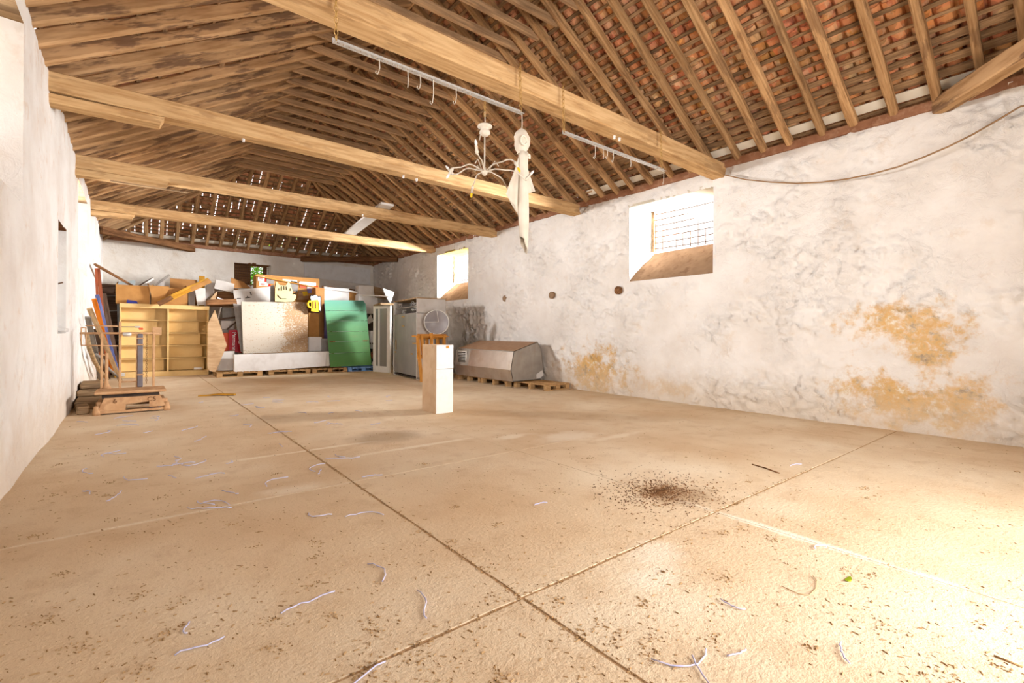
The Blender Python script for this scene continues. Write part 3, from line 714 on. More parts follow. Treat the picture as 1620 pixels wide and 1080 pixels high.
def panel(name, label, cat, pts, Yb, Yt, th, mat, group=None, parent=None):
    """a board traced at its own distance: leans from depth Yb at its foot to Yt at its head, th thick"""
    a = max(p[1] for p in pts); b = min(p[1] for p in pts)
    V = [at(p[0], p[1], Yb + (Yt - Yb) * (a - p[1]) / max(1e-6, a - b)) for p in pts]
    o = MB().prism(V, (0, th, 0)).build(name, mat, parent)
    return tag(o, label, cat, group) if parent is None else o
def rect(px0, py0, px1, py1, Y):
    a = at(px0, (py0 + py1) / 2, Y); b = at(px1, (py0 + py1) / 2, Y); m = (px0 + px1) / 2
    return a.x, b.x, at(m, py1, Y).z, at(m, py0, Y).z
def carton(name, label, cat, px0, py0, px1, py1, Y, depth, mat, z0=None, flaps=False, group=None, tape=True):
    x0, x1, za, z1 = rect(px0, py0, px1, py1, Y)
    if z0 is not None: za = z0
    e = empty(name, ((x0 + x1) / 2, Y + depth / 2, za), label, cat, group)
    t = 0.012; cy = Y + depth / 2
    if flaps:
        m = MB(); m.box(((x0 + x1) / 2, Y + t / 2, (za + z1) / 2), (x1 - x0, t, z1 - za)); m.box(((x0 + x1) / 2, Y + depth - t / 2, (za + z1) / 2), (x1 - x0, t, z1 - za))
        m.box((x0 + t / 2, cy, (za + z1) / 2), (t, depth - 2 * t, z1 - za)); m.box((x1 - t / 2, cy, (za + z1) / 2), (t, depth - 2 * t, z1 - za)); m.box(((x0 + x1) / 2, cy, za + t / 2), (x1 - x0 - 2 * t, depth - 2 * t, t))
        m.build('body', mat, e)
        for s, xx in ((-1, x0), (1, x1)):
            MB().prism([(xx, Y, z1), (xx, Y + depth, z1), (xx - s * 0.05, Y + depth, z1 + 0.1), (xx - s * 0.05, Y, z1 + 0.1)], (0, 0, -0.01)).build('flap', mat, e)
    else:
        MB().box(((x0 + x1) / 2, cy, (za + z1) / 2), (x1 - x0, depth, z1 - za), bev=0.006).build('body', mat, e)
        if tape: MB().box(((x0 + x1) / 2, cy, z1 + 0.001), (0.06, depth, 0.003)).build('tape', M_card2, e)
    return e
def text_mesh(name, s, size, mat, M, parent, ext=0.002):
    cu = bpy.data.curves.new(name, 'FONT'); cu.body = s; cu.size = size; cu.extrude = ext; cu.align_x = 'CENTER'; cu.align_y = 'CENTER'
    o = bpy.data.objects.new('tmp', cu); COL.objects.link(o)
    me = bpy.data.meshes.new_from_object(o.evaluated_get(bpy.context.evaluated_depsgraph_get())); bpy.data.objects.remove(o)
    me.name = name; me.materials.clear(); me.materials.append(mat)
    t = bpy.data.objects.new(name, me); COL.objects.link(t); t.parent = parent
    t.matrix_local = Matrix.Translation(-W[parent.name]) @ M; return t
FRONT = Matrix.Rotation(pi / 2, 4, 'X')            # lettering that faces -Y

# ---------------------------------------------------------------- pallets
_pm = {}
def pallet(label, cx, cy, lx, ly, mat, rot=0.0, z=0.0, group='wooden pallets on the floor'):
    e = empty('pallet', (cx, cy, z), label, 'pallet', group)
    e.rotation_euler.z = rot
    def part(nm, c, s, k):
        key = (nm, tuple(round(q, 3) for q in s), mat.name, k)
        if key not in _pm:
            long = max(range(3), key=lambda i: s[i])
            _pm[key] = MB().box((0, 0, 0), s, bev=0.004).build(nm, mat, None, origin=(0, 0, 0)).data
            o = bpy.data.objects.get(nm) ; bpy.data.objects.remove([q for q in bpy.data.objects if q.data == _pm[key]][0])
        o = bpy.data.objects.new(nm, _pm[key]); COL.objects.link(o); o.parent = e; o.location = c
    n = 7; bw = lx / n * 0.82
    for i in range(n): part('deck_board', (-lx / 2 + bw / 2 + i * (lx - bw) / (n - 1), 0, 0.133), (bw, ly, 0.022), 0)
    for j in (-1, 0, 1):
        part('stringer', (0, j * (ly / 2 - 0.05), 0.111), (lx, 0.1, 0.022), 0)
        part('base_board', (0, j * (ly / 2 - 0.05), 0.011), (lx, 0.1, 0.022), 0)
        for i in (-1, 0, 1): part('block', (i * (lx / 2 - 0.07), j * (ly / 2 - 0.05), 0.061), (0.14, 0.1, 0.078), 0)
    return e
pallet('weathered pallet beside the yellow bookcase, under the plywood sheet', 2.44, 16.3, 1.18, 0.95, M_pallet)
pallet('tan pallet under the middle of the long white panel', 3.80, 16.3, 1.2, 0.95, M_pallet)
pallet('tan pallet under the left edge of the green panel', 5.03, 16.32, 1.12, 0.95, M_pallet)
pallet('light blue pallet under the right edge of the green panel', 6.17, 16.35, 1.1, 0.95, M_pallet_blue)
pallet('pallet under the far half of the steel hood', 7.66, 11.0, 0.86, 1.15, M_pallet)
pallet('pallet under the near half of the steel hood', 7.63, 9.78, 0.86, 1.15, M_pallet)
pallet('empty-fronted pallet on the floor at the near end of the steel hood', 7.74, 8.55, 0.8, 1.12, M_pallet, 0.06)

# ---------------------------------------------------------------- steel hood
hz = 0.150
e = empty('extractor_hood', (7.6, 10.15, hz), 'dented stainless steel extractor hood lying on pallets by the right wall', 'hood')
prof = [(7.13, 0.152), (8.0, 0.165), (8.13, 0.38), (8.02, 0.95), (7.90, 1.11), (7.14, 0.885), (7.05, 0.44)]
y0, y1 = 8.88, 11.42; t = 0.012
MB().prism([(x, y0, z) for x, z in prof], (0, t, 0)).build('end_panel', M_galv, e)
MB().prism([(x, y1, z) for x, z in prof], (0, t, 0)).build('end_panel', M_galv, e)
def strip(nm, a, b, ya, yb, mat):
    d = Vector((b[0] - a[0], 0, b[1] - a[1])).normalized(); nrm = Vector((-d.z, 0, d.x)) * t
    return MB().prism([(a[0], ya, a[1]), (b[0], ya, b[1]), (b[0], yb, b[1]), (a[0], yb, a[1])], nrm).build(nm, mat, e)
strip('front_panel', prof[5], prof[6], y0, 10.75, M_steel); strip('vent_panel', prof[5], prof[6], 10.75, y1, M_galv)
strip('lower_panel', prof[6], prof[0], y0, y1, M_steel); strip('base_panel', prof[0], prof[1], y0, y1, M_galv)
strip('back_panel', prof[2], prof[3], y0, y1, M_galv); strip('back_edge', prof[1], prof[2], y0, y1, M_galv); strip('top_edge', prof[3], prof[4], y0, y1, M_galv)
M_dust = paint('dusty_steel_top', '#b99a80', '#a78469', 3, 0.85, dirt='#8f6c53', dirt_amt=0.4)
tp = strip('top_panel', prof[4], prof[5], y0, y1, M_dust)
MB().tube([(7.145, y0, 0.882), (7.145, y1, 0.882)], 0.012, 6).build('seam', M_galv, e)
vn = MB(); g0 = Vector((7.10, 0, 0.79)); g1 = Vector((7.075, 0, 0.52))
v = empty_v = MB().box((7.09, 11.08, 0.66), (0.03, 0.42, 0.34)).build('vent_frame', M_whiteframe, e)
for k in range(7): MB().box((7.068, 11.08, 0.535 + k * 0.042), (0.022, 0.36, 0.018), Matrix.Rotation(0.5, 3, 'Y')).build('vent_slat', M_dark, v)
MB().prism([(7.85, 8.86, 0.30), (8.06, 8.86, 0.40), (8.10, 8.86, 0.27), (7.98, 8.86, 0.20), (7.86, 8.86, 0.19)], (0, 0.012, 0)).build('torn_sticker', M_offwhite, e)

# ---------------------------------------------------------------- white plinth standing alone
e = empty('plinth', (3.98, 6.99, 0), 'tall white painted wooden box standing alone on the floor', 'plinth')
zt = at(690, 545.5, 6.74).z; x0, x1, ya, yb = 3.82, 4.135, 6.74, 7.22; c = 0.018
M_plw = paint('chipped_white_paint', '#f6f4ef', '#eeebe4', 4, 0.75, dirt='#d8cdb6', dirt_amt=0.35, dscale=4)
M_plside = paint('tan_side_panel', '#cdb091', '#bf9f7e', 5, 0.85, dirt='#a5835f', dirt_amt=0.3)  # tan tone of sides, back and top, darker than the white front
MB().box(((x0 + x1) / 2, ya + c / 2, 0.36), (x1 - x0, c, 0.72), bev=0.003).build('front_board', M_plw, e)
MB().box(((x0 + x1) / 2, ya + c / 2 - 0.004, 0.725 + (zt - 0.725) / 2), (x1 - x0, c, zt - 0.73), bev=0.004).build('front_board', M_plw, e)
MB().box((x0 + c / 2, (ya + yb) / 2 + c / 2, zt / 2), (c, yb - ya - c, zt), bev=0.003).build('side_board', M_plside, e)
MB().box((x1 - c / 2, (ya + yb) / 2 + c / 2, zt / 2), (c, yb - ya - c, zt), bev=0.003).build('side_board', M_plside, e)
MB().box(((x0 + x1) / 2, yb - c / 2, zt / 2), (x1 - x0 - 2 * c, c, zt)).build('back_board', M_plside, e)
MB().box(((x0 + x1) / 2, (ya + yb) / 2, zt - 0.02), (x1 - x0 - 2 * c, yb - ya - 2 * c, c)).build('top_board', M_plside, e)
MB().box((x0 + 0.2, ya - 0.003, zt - 0.035), (0.055, 0.006, 0.045)).build('tape_patch', M_orangewood, e)
MB().box((x1 + 0.001, ya + 0.06, zt - 0.2), (0.006, 0.05, 0.09)).build('yellow_chip', M_mugyellow, e)

# ---------------------------------------------------------------- orange slatted crate frame, dish, dark screen, panels at the right
e = empty('slatted_crate', (6.5, 11.6, 0), 'orange pine slatted crate standing behind the white plinth', 'crate')
Yc = 11.42
for (a, b) in (((661, 531), (668, 597)), ((667, 529), (675, 600)), ((683, 527), (686, 600)), ((703, 530), (705, 600))):
    p, q = at(b[0], b[1], Yc), at(a[0], a[1], Yc); p.z = 0.0
    bar('post', p, q, 0.085, 0.05, M_orangewood, e, 4, 0.05, 0.003, up=(0, 1, 0))
for py in (531, 563):
    p, q = at(661, py + (1 if py > 540 else 0), Yc + 0.06), at(706, py, Yc + 0.06)
    bar('rail', p, q, 0.1, 0.045, M_orangewood, e, 4, 0.05, 0.0, up=(0, 1, 0))
for px in (676, 693):
    p, q = at(px + 1, 600, Yc + 0.28), at(px, 534, Yc + 0.28); p.z = 0
    bar('back_post', p, q, 0.085, 0.05, M_orangewood, e, 4, 0.05, 0.003, up=(0, 1, 0))
p = at(661, 534, Yc + 0.28); q = at(706, 533, Yc + 0.28); bar('rail', p, q, 0.1, 0.045, M_orangewood, e, 4, 0.05, 0.0, up=(0, 1, 0))
for px in (662, 705):
    p, q = at(px, 533, Yc), at(px, 533, Yc + 0.30); bar('side_rail', p, (p.x, Yc + 0.30, p.z), 0.09, 0.045, M_orangewood, e, 3, 0.04)
zc = at(690, 531, Yc).z
cx = at(688, 530, Yc + 0.25).x
MB().box((cx, Yc + 0.16, zc - 0.02), (0.62, 0.3, 0.03)).build('top_board', M_orangewood, e)
# clear grey dish on the crate
e = empty('plastic_dish', (cx - 0.05, Yc + 0.22, zc), 'grey translucent dish with white rim standing on the slatted crate', 'dish')
Rm = Matrix.Translation((cx - 0.02, Yc + 0.12, zc + 0.375)) @ Matrix.Rotation(-0.55, 4, 'Z') @ Matrix.Rotation(pi / 2 + 0.12, 4, 'X')
def dish(r0, r1, dep, th, n=28):
    m = MB(); P = []
    for i in range(9):
        t = i / 8; r = r0 + (r1 - r0) * t; z = -dep * (1 - t * t); P.append((r, z))
    P += [(r, z - th) for (r, z) in P[::-1]]
    V = []; Fs = []
    for (r, z) in P:
        for k in range(n): V.append(Rm @ Vector((r * cos(2 * pi * k / n), r * sin(2 * pi * k / n), z)))
    for i in range(len(P) - 1):
        for k in range(n):
            j = (k + 1) % n; Fs.append((i * n + k, i * n + j, i * n + n + j, i * n + n + k))
    return m.add(V, Fs, True)
M_dish = paint('grey_plastic', '#a9a3a3', '#989294', 4, 0.35)
dish(0.02, 0.33, 0.12, 0.012).build('bowl', M_dish, e)
MB().tube([Rm @ Vector((0.335 * cos(2 * pi * k / 32), 0.335 * sin(2 * pi * k / 32), 0)) for k in range(33)], 0.012, 6, caps=False).build('rim', M_whiteframe, e)
MB().tube([Rm @ Vector((0.0, 0.33, 0.0)), Rm @ Vector((0.05, 0, -0.07)), Rm @ Vector((-0.33, 0.0, 0.0))], 0.008, 6).build('spoke', M_whiteframe, e)
# dark framed screen behind it
e = empty('framed_screen', (7.1, 11.9, 0), 'dark framed screen leaning on the right wall behind the dish', 'screen')
Ys = 11.79
P = [(692, 602), (712, 604), (707, 497), (690, 496)]
V = [at(*q, Ys) for q in P]; V[0].z = V[1].z = 0.0
MB().prism(V, (0, 0.035, 0)).build('frame', M_greyboard, e)
P2 = [(693, 527), (704, 526), (704, 501), (692.5, 500)]
MB().prism([at(*q, Ys - 0.005) for q in P2], (0, 0.004, 0)).build('screen_glass', M_dark, e)
# grey cupboard with an open wire shelf on top
e = empty('metal_cupboard', (6.7, 13.0, 0), 'tall grey metal cupboard with tangled wire in its open top', 'cupboard')
A = Vector((6.43, 14.05, 0)); B = Vector((6.16, 11.98, 0)); dpt = Vector((0.85, -0.11, 0)); dirv = (B - A).normalized(); nrm = Vector((-dirv.y, dirv.x, 0)) * -1
if nrm.x > 0: nrm = -nrm
ZC = 2.28; zd = 1.86; t = 0.03
def slabq(nm, a, b, z0, z1, out, th, mat, parent):
    return MB().prism([(a.x, a.y, z0), (b.x, b.y, z0), (b.x, b.y, z1), (a.x, a.y, z1)], out * th).build(nm, mat, parent)
inw = -nrm
door = slabq('door', A + dirv * 0.03 + Vector((0, 0, 0)), B - dirv * 0.03, 0.10, zd, inw, 0.04, M_greydoor, e)
slabq('side_panel', B, B + dpt, 0, ZC, Vector((0, 1, 0)), t, M_offwhite, e); slabq('side_panel', A, A + dpt, 0, ZC, Vector((0, -1, 0)), t, M_offwhite, e)
slabq('back_panel', A + dpt, B + dpt, 0, ZC, -inw, 0.02, M_dark, e)
MB().prism([(A.x, A.y, ZC), (B.x, B.y, ZC), (B + dpt).to_tuple()[:2] + (ZC,), (A + dpt).to_tuple()[:2] + (ZC,)], (0, 0, 0.035)).build('top_panel', M_greywood, e)
MB().prism([(A.x, A.y, 0.04), (B.x, B.y, 0.04), (B + dpt).to_tuple()[:2] + (0.04,), (A + dpt).to_tuple()[:2] + (0.04,)], (0, 0, 0.03)).build('bottom_panel', M_dark, e)
MB().prism([(A.x, A.y, zd), (B.x, B.y, zd), (B + dpt).to_tuple()[:2] + (zd,), (A + dpt).to_tuple()[:2] + (zd,)], (0, 0, 0.025)).build('shelf', M_greyboard, e)
slabq('post', A - dirv * 0.06, A + dirv * 0.05, 0, ZC, inw, 0.06, M_whiteframe, e)
bar('wire_shelf', A + Vector((0.05, 0, 2.06)), B + Vector((0.05, 0, 2.06)), 0.03, 0.02, M_galv, e, 3, 0.0)
wr = MB(); rq = random.Random(5)
for k in range(8):
    f = rq.uniform(0.05, 0.95); z = 1.9 if k % 2 else 2.08; p = A + (B - A) * f + inw * 0.15; P = []
    for q in range(10): P.append(p + Vector((rq.uniform(-0.05, 0.05), rq.uniform(-0.14, 0.14), (z - 0) + abs(rq.uniform(0.0, 0.17)))))
    wr.tube(P, 0.011, 5)
tag(wr.build('wire_tangle', M_whiteframe, e), kind='stuff')
for (f, z, l, vert) in ((0.1, 0.72, 0.1, 0), (0.93, 1.02, 0.22, 0), (0.83, 0.72, 0.14, 0), (0.45, 1.52, 0.16, 0), (0.45, 1.8, 0.18, 0), (0.12, 0.95, 0.03, 0.3)):
    p = A + (B - A) * f + nrm * 0.012
    MB().box((p.x, p.y, z), (0.02, l, 0.035 if not vert else vert), frame_rot(dirv).to_3x3() @ Matrix.Rotation(pi / 2, 3, 'Z') if False else None).build('hinge' if f > 0.5 else 'latch', M_chain, door)
# white framed glass door beside the cupboard
e = empty('glass_door', (6.5, 14.95, 0), 'tall white framed glass door standing left of the grey cupboard', 'door')
A = Vector((6.36, 15.55, 0)); B = Vector((6.55, 14.62, 0)); dv = (B - A).normalized(); ow = Vector((dv.y, -dv.x, 0)); L = (B - A).length; Zg = 2.22
def fq(nm, f0, f1, z0, z1, th, mat, off=0.0):
    a = A + dv * (L * f0) + ow * off; b = A + dv * (L * f1) + ow * off
    return MB().prism([(a.x, a.y, z0), (b.x, b.y, z0), (b.x, b.y, z1), (a.x, a.y, z1)], ow * -th).build(nm, mat, e)
fq('stile', 0, 0.14, 0, Zg, 0.06, M_whiteframe); fq('stile', 0.82, 1, 0, Zg, 0.06, M_whiteframe); fq('top_rail', 0.14, 0.82, Zg - 0.1, Zg, 0.06, M_whiteframe); fq('bottom_rail', 0.14, 0.82, 0, 0.2, 0.06, M_whiteframe)
fq('glass_pane', 0.14, 0.82, 0.2, Zg - 0.1, 0.02, M_glass, -0.02)
fq('inner_stile', 0.3, 0.38, 0.2, Zg - 0.1, 0.02, M_whiteframe, 0.0)
M_spot = paint('pale_speckle', '#e8e2da', '#dad2c8', 10, 0.8)
MB().box((6.52, 15.1, Zg + 0.03), (0.42, 1.2, 0.06), Matrix.Rotation(-0.2, 3, 'Z')).build('cap_board', M_greywood, e)

# ---------------------------------------------------------------- yellow bookcase
x0, x1 = -0.32, 1.80; ya, yb = 17.2, 17.58; zt = 2.09; t = 0.035
e = empty('bookcase', ((x0 + x1) / 2, (ya + yb) / 2, 0), 'empty yellow bookcase with two bays of shelves against the heap', 'bookcase')
xm = x0 + (x1 - x0) * 0.52
MB().box((x0 + t / 2, (ya + yb) / 2, zt / 2), (t, yb - ya, zt), bev=0.003).build('side_panel', M_yellow, e)
MB().box((x1 - t / 2, (ya + yb) / 2, zt / 2), (t, yb - ya, zt), bev=0.003).build('side_panel', M_yellow, e)
MB().box((xm, (ya + yb) / 2, zt / 2 + 0.05), (t, yb - ya - 0.02, zt - 0.14)).build('divider', M_yellow, e)
MB().box(((x0 + x1) / 2, (ya + yb) / 2 - 0.01, zt - 0.05), (x1 - x0 + 0.01, yb - ya + 0.02, 0.12), bev=0.004).build('top_panel', M_yellow, e)
MB().box(((x0 + x1) / 2, ya + 0.03, 0.07), (x1 - x0 - 2 * t, 0.03, 0.14)).build('plinth_board', M_yellow, e)
MB().box(((x0 + x1) / 2, yb + 0.008, zt / 2), (x1 - x0, 0.015, zt - 0.02)).build('back_panel', M_yellow, e)
for (a, b) in ((x0 + t, xm - t / 2), (xm + t / 2, x1 - t)):
    for k in range(5):
        z = 0.14 + k * 0.375
        MB().box(((a + b) / 2, (ya + yb) / 2 + 0.06, z), (b - a, yb - ya - 0.12, 0.022)).build('shelf', M_yellow, e)
        w = (b - a) * (0.93 - 0.05 * k)
        MB().box((a + w / 2, yb - 0.12, z + 0.19), (w, 0.016, 0.33)).build('lit_area_card', M_yellow, e)  # added cards narrowing upward, shaped like the lit part beside the divider's shadow
MB().box((1.52, ya + 0.005, 0.2), (0.2, 0.06, 0.06)).build('white_bracket', M_whiteframe, e)
MB().box((-0.25, ya - 0.012, 0.1), (0.11, 0.02, 0.1)).build('white_tag', M_whiteframe, e)

# ---------------------------------------------------------------- things piled on the bookcase
ZS = zt + 0.012
carton('open_carton', 'open cardboard carton on the left end of the bookcase', 'carton', 183, 451, 237, 481, 17.3, 0.5, M_card, z0=ZS, flaps=True, group='cartons on the bookcase')
carton('open_carton', 'wide open cardboard carton on the right half of the bookcase', 'carton', 239, 455, 297, 481, 17.3, 0.5, M_card, z0=ZS, flaps=True, group='cartons on the bookcase')
carton('grey_box', 'small grey box next to the white panel on the bookcase', 'box', 298, 455, 309, 482, 17.35, 0.35, M_greyboard, z0=ZS, tape=False)
panel('white_board', 'small upright white panel on the right end of the bookcase', 'panel', [(312, 482), (326, 482), (325, 456), (308, 454)], 17.25, 17.27, 0.03, M_offwhite)
panel('cardboard_sheet', 'cardboard sheet leaning forward between the two cartons', 'cardboard', [(243, 481), (258, 481), (268, 453), (235, 451)], 17.22, 17.2, 0.015, M_card)
def stick(name, label, cat, a, b, Ya, Yb, w, h, mat, group='scrap boards on the heap', up=(0, -1, 0.2)):
    o = bar(name, at(*a, Ya), at(*b, Yb), w, h, mat, None, 5, 0.06, 0.004, 0.1, up=up)
    return tag(o, label, cat, group)
stick('plank', 'long orange-brown plank slanting up across the right-hand carton', 'plank', (251, 480), (331, 443), 17.08, 17.24, 0.16, 0.03, M_plank['amber'])
stick('plank', 'short brown board under the slanting plank on the bookcase', 'plank', (250, 481), (272, 470), 16.98, 17.06, 0.14, 0.03, M_oldbrown)
stick('plank', 'printed cardboard strip at the upper end of the slanting plank', 'plank', (300, 459), (333, 444), 17.15, 17.2, 0.13, 0.012, M_card)
stick('plank', 'dark slat rising to the left above the bookcase cartons', 'plank', (244, 452), (268, 435), 17.7, 17.9, 0.06, 0.03, M_plank['grey'])
stick('plank', 'white edged slat lying across the left-hand carton', 'plank', (222, 454), (243, 441), 17.45, 17.7, 0.05, 0.02, M_offwhite)
stick('plank', 'thin dark slat above the left-hand carton', 'plank', (214, 456), (242, 440), 17.55, 17.75, 0.05, 0.02, M_plank['dark'])
panel('navy_box', 'flat navy blue box lying in the left-hand carton', 'box', [(200, 480), (219, 480.5), (216, 476), (201, 474)], 17.22, 17.2, 0.08, M_navy)
panel('cardboard_sheet', 'brown cardboard lying behind the cartons on the bookcase', 'cardboard', [(268, 588), (312, 588), (312, 443), (269, 440)], 18.0, 18.4, 0.02, M_card2)
panel('foam_piece', 'white foam piece behind the right-hand carton', 'foam', [(248, 590), (262, 590), (260, 445), (251, 444)], 17.72, 17.8, 0.05, M_white)
panel('cardboard_sheet', 'yellowish torn cardboard flap at the top of the heap', 'cardboard', [(313, 588), (322, 588), (324, 437), (315, 436)], 18.6, 18.3, 0.02, M_plank['amber'])
panel('grey_sheet', 'pale blue-grey sheet behind the left-hand carton', 'sheet', [(188, 590), (216, 590), (214, 443), (184, 446)], 18.3, 18.6, 0.03, M_greysheet)

# ---------------------------------------------------------------- planks leaning in the far left corner
e = carton('dark_cabinet', 'dark grey cabinet in the far left corner behind the planks', 'cabinet', 160, 449, 186, 598, 18.6, 0.7, M_plank['dark'], z0=0.0, tape=False)
for py in (466, 490): panel('ledge', None, None, [(160, py + 3), (186, py + 2), (186, py), (160, py + 1)], 18.55, 18.55, 0.05, M_plank['grey'], parent=e)
LN = [0.0]
def lean(label, a, b, Ya, Yb, w, h, mat):
    p, q = at(*a, Ya), at(*b, Yb)
    LN[0] += 0.006; lim = -0.71 + LN[0]; k = 1.0
    if p.x < lim: k = lim / p.x; p = at(*a, Ya * k)
    if q.x < lim: k = min(k, lim / q.x); q = at(*b, Yb * lim / q.x)
    w *= k
    p.z = max(p.z, 0.02)
    return tag(bar('leaning_plank', p, q, w, h, mat, None, 6, 0.05, 0.006, 0.1, up=(0, -1, 0.15)), label, 'plank', 'planks leaning in the far left corner')
lean('brown pole lying high across the far left corner', (212, 455), (150, 420), 18.9, 19.3, 0.1, 0.05, M_oldbrown)
lean('thin reddish post standing tallest in the far left corner', (172, 592), (155.5, 424), 17.6, 18.9, 0.085, 0.05, M_plank['red'])
lean('narrow pinkish lath beside the tall reddish post in the corner', (158, 560), (151, 424), 18.3, 19.0, 0.06, 0.03, M_plank['red'])
lean('bright orange board among the leaning planks', (180, 590), (148, 472), 16.6, 17.5, 0.11, 0.03, M_plank['orange'])
lean('blue painted board behind the bright orange one', (187, 592), (153, 466), 17.0, 17.9, 0.1, 0.03, M_plank['blue'])
lean('wide tan plank in front of the orange board', (190, 601), (142, 487), 15.8, 16.8, 0.12, 0.03, M_plank['tan'])
lean('amber board low among the leaning planks', (186, 596), (164, 530), 16.8, 17.2, 0.12, 0.03, M_plank['amber'])
lean('dark brown board between the planks and the bookcase', (187, 594), (163, 464), 17.05, 17.9, 0.13, 0.03, M_plank['dark'])
lean('grey board leaning low against the left wall', (160, 600), (140, 500), 17.0, 17.6, 0.14, 0.03, M_plank['grey'])
lean('slender brown lath right beside the bookcase', (186, 590), (172, 495), 16.9, 17.3, 0.06, 0.03, M_oldbrown)
lean('dark slat crossing behind the tan plank', (172, 598), (150, 520), 16.9, 17.4, 0.1, 0.03, M_plank['dark'])
o = MB().tube([at(px, py, Y) for px, py, Y in ((137, 528, 11.8), (141, 549, 12.3), (149, 570, 13.2), (158, 586, 14.2), (170, 599, 15.2))], [0.035, 0.04, 0.042, 0.04, 0.035], 7).build('curved_branch', M_plank['tan'])
tag(o, 'curved pale branch leaning in front of the planks', 'branch')
o = MB().tube([at(px, py, Y) for px, py, Y in ((151, 560, 13.6), (160, 566, 14.2), (170, 582, 14.8), (188, 597, 15.6))], [0.03, 0.03, 0.035, 0.03], 7).build('curved_branch', M_plank['grey'])
tag(o, 'grey bent branch low among the planks', 'branch')

# ---------------------------------------------------------------- heap between bookcase and flaking slab
panel('plywood_sheet', 'pointed plywood sheet leaning beside the bookcase', 'plywood', [(332, 587), (341, 588), (359, 546), (340, 490), (329, 512), (328, 580)], 16.0, 16.25, 0.02, M_ply)
carton('grey_crate', 'heap of grey crates behind the red panel', 'crate', 338, 521, 376, 592, 17.3, 0.6, M_greyboard, z0=0.0, tape=False)
carton('foam_block', 'dented grey foam block above the red panel', 'foam', 350, 507, 372, 520.5, 17.36, 0.4, M_offwhite, tape=False)
carton('foam_block', 'small grey foam block on top of the dented one', 'foam', 352, 487, 372, 506.5, 17.4, 0.3, M_greyboard, tape=False)
stick('timber', 'brown square timber lying on top of the heap right of the bookcase', 'timber', (326, 480), (373, 478), 17.15, 17.2, 0.17, 0.14, M_oldbrown)
stick('plank', 'dark slat between the foam blocks above the red panel', 'plank', (347, 505), (376, 501), 17.3, 17.3, 0.06, 0.02, M_plank['dark'])
stick('plank', 'dark bent stick in front of the grey foam', 'plank', (359, 521), (374, 509), 17.25, 17.3, 0.05, 0.02, M_plank['dark'])
stick('plank', 'thin white stick standing in the heap behind the plywood', 'plank', (345, 504), (350, 486), 17.3, 17.35, 0.03, 0.02, M_offwhite)
panel('white_sheet', 'crumpled white sheet on the heap above the brown timber', 'sheet', [(339, 456), (369, 463), (371, 449), (357, 445), (342, 442)], 17.3, 17.6, 0.03, M_offwhite)
panel('foam_piece', 'off-white torn foam left of the crumpled sheet', 'foam', [(325, 473), (338, 464), (340, 448), (328, 444)], 17.6, 17.7, 0.1, M_offwhite)
panel('cardboard_sheet', 'triangular board propped on the brown timber', 'cardboard', [(330, 475), (341, 475), (344, 460)], 17.2, 17.3, 0.03, M_ply)
panel('cardboard_sheet', 'brown cardboard slanting below the far window', 'cardboard', [(365, 455), (398, 456), (385, 446), (366, 439)], 17.8, 17.9, 0.04, M_card2)
panel('dark_backing', 'dark brown boards stacked under the crumpled white sheet', 'board', [(334, 484), (378, 484), (376, 456), (345, 462)], 17.5, 17.6, 0.4, M_oldbrown)
stick('plank', 'short white stick lying on the brown timber', 'plank', (344, 471), (355, 475), 17.1, 17.1, 0.04, 0.02, M_white)
r = panel('red_panel', 'red display panel with white vertical lettering', 'panel', [(362, 556), (383, 558), (378, 522), (362, 522)], 16.9, 17.0, 0.03, M_red)
p = at(370, 545, 16.9); text_mesh('lettering', 'Permanente', 0.16, M_textwhite, Matrix.Translation((p.x, 16.87, p.z)) @ Matrix.Rotation(pi / 2, 4, 'Y') @ FRONT, r)
p = at(378.5, 541, 16.9); text_mesh('lettering', 'G', 0.12, M_textwhite, Matrix.Translation((p.x, 16.875, p.z)) @ Matrix.Rotation(pi / 2, 4, 'Y') @ FRONT, r)
panel('orange_card', 'orange panel left of the red display panel', 'panel', [(353, 589), (362, 589), (362, 526), (353, 526)], 17.05, 17.1, 0.03, M_orangecard)
panel('grey_tub', 'pale grey tub on the pallet in front of the red panel', 'tub', [(345, 586), (372, 585), (371, 555), (353, 556)], 16.33, 16.46, 0.35, M_offwhite)
panel('grey_board', 'narrow grey board leaning left of the flaking slab', 'board', [(381, 556), (386, 556), (382, 482), (369, 480)], 16.48, 17.0, 0.03, M_greyboard)
# ---------------------------------------------------------------- flaking slab, white panels, signs
panel('flaking_slab', 'large flaking cream slab with brown weathering', 'slab', [(385, 559), (487, 556), (487, 478), (382, 477)], 16.3, 16.65, 0.07, M_slab)
lp = empty('white_plank', (at(445, 590, 15.98).x, 16.0, 0.148), 'long low white panel lying along the pallets', 'panel')
V = [at(371, 589.5, 15.98), at(515, 579, 15.98), at(517, 556, 16.05), at(371, 561, 16.05)]
MB().prism(V, (0, 0.22, 0)).build('face', M_white, lp)
V = [at(515.3, 579, 15.98), at(521, 579, 15.98), at(521, 556, 16.05), at(517.3, 556, 16.05)]; MB().prism(V, (0, 0.22, 0)).build('edge_strip', M_offwhite, lp)
wb = panel('white_board', 'white cracked board with scribbles behind the flaking slab', 'board', [(384, 556), (440, 556), (429, 453), (369, 459)], 16.75, 17.25, 0.03, M_offwhite)
for a, b in (((396, 462), (398, 467)), ((375, 472), (381, 472)), ((388, 471), (396, 470)), ((391, 468), (393, 471))):
    f = lambda q: at(*q, 16.71 + (17.25 - 16.75) * (556 - q[1]) / 100.0)
    o = MB().tube([f(a), f(b)], 0.012, 4).build('pen_mark', M_black, wb)
panel('grey_strip', 'grey upright strip left of the cat cutout', 'board', [(428, 556), (434, 556), (434, 450), (428, 452)], 16.66, 16.9, 0.04, M_greyboard)
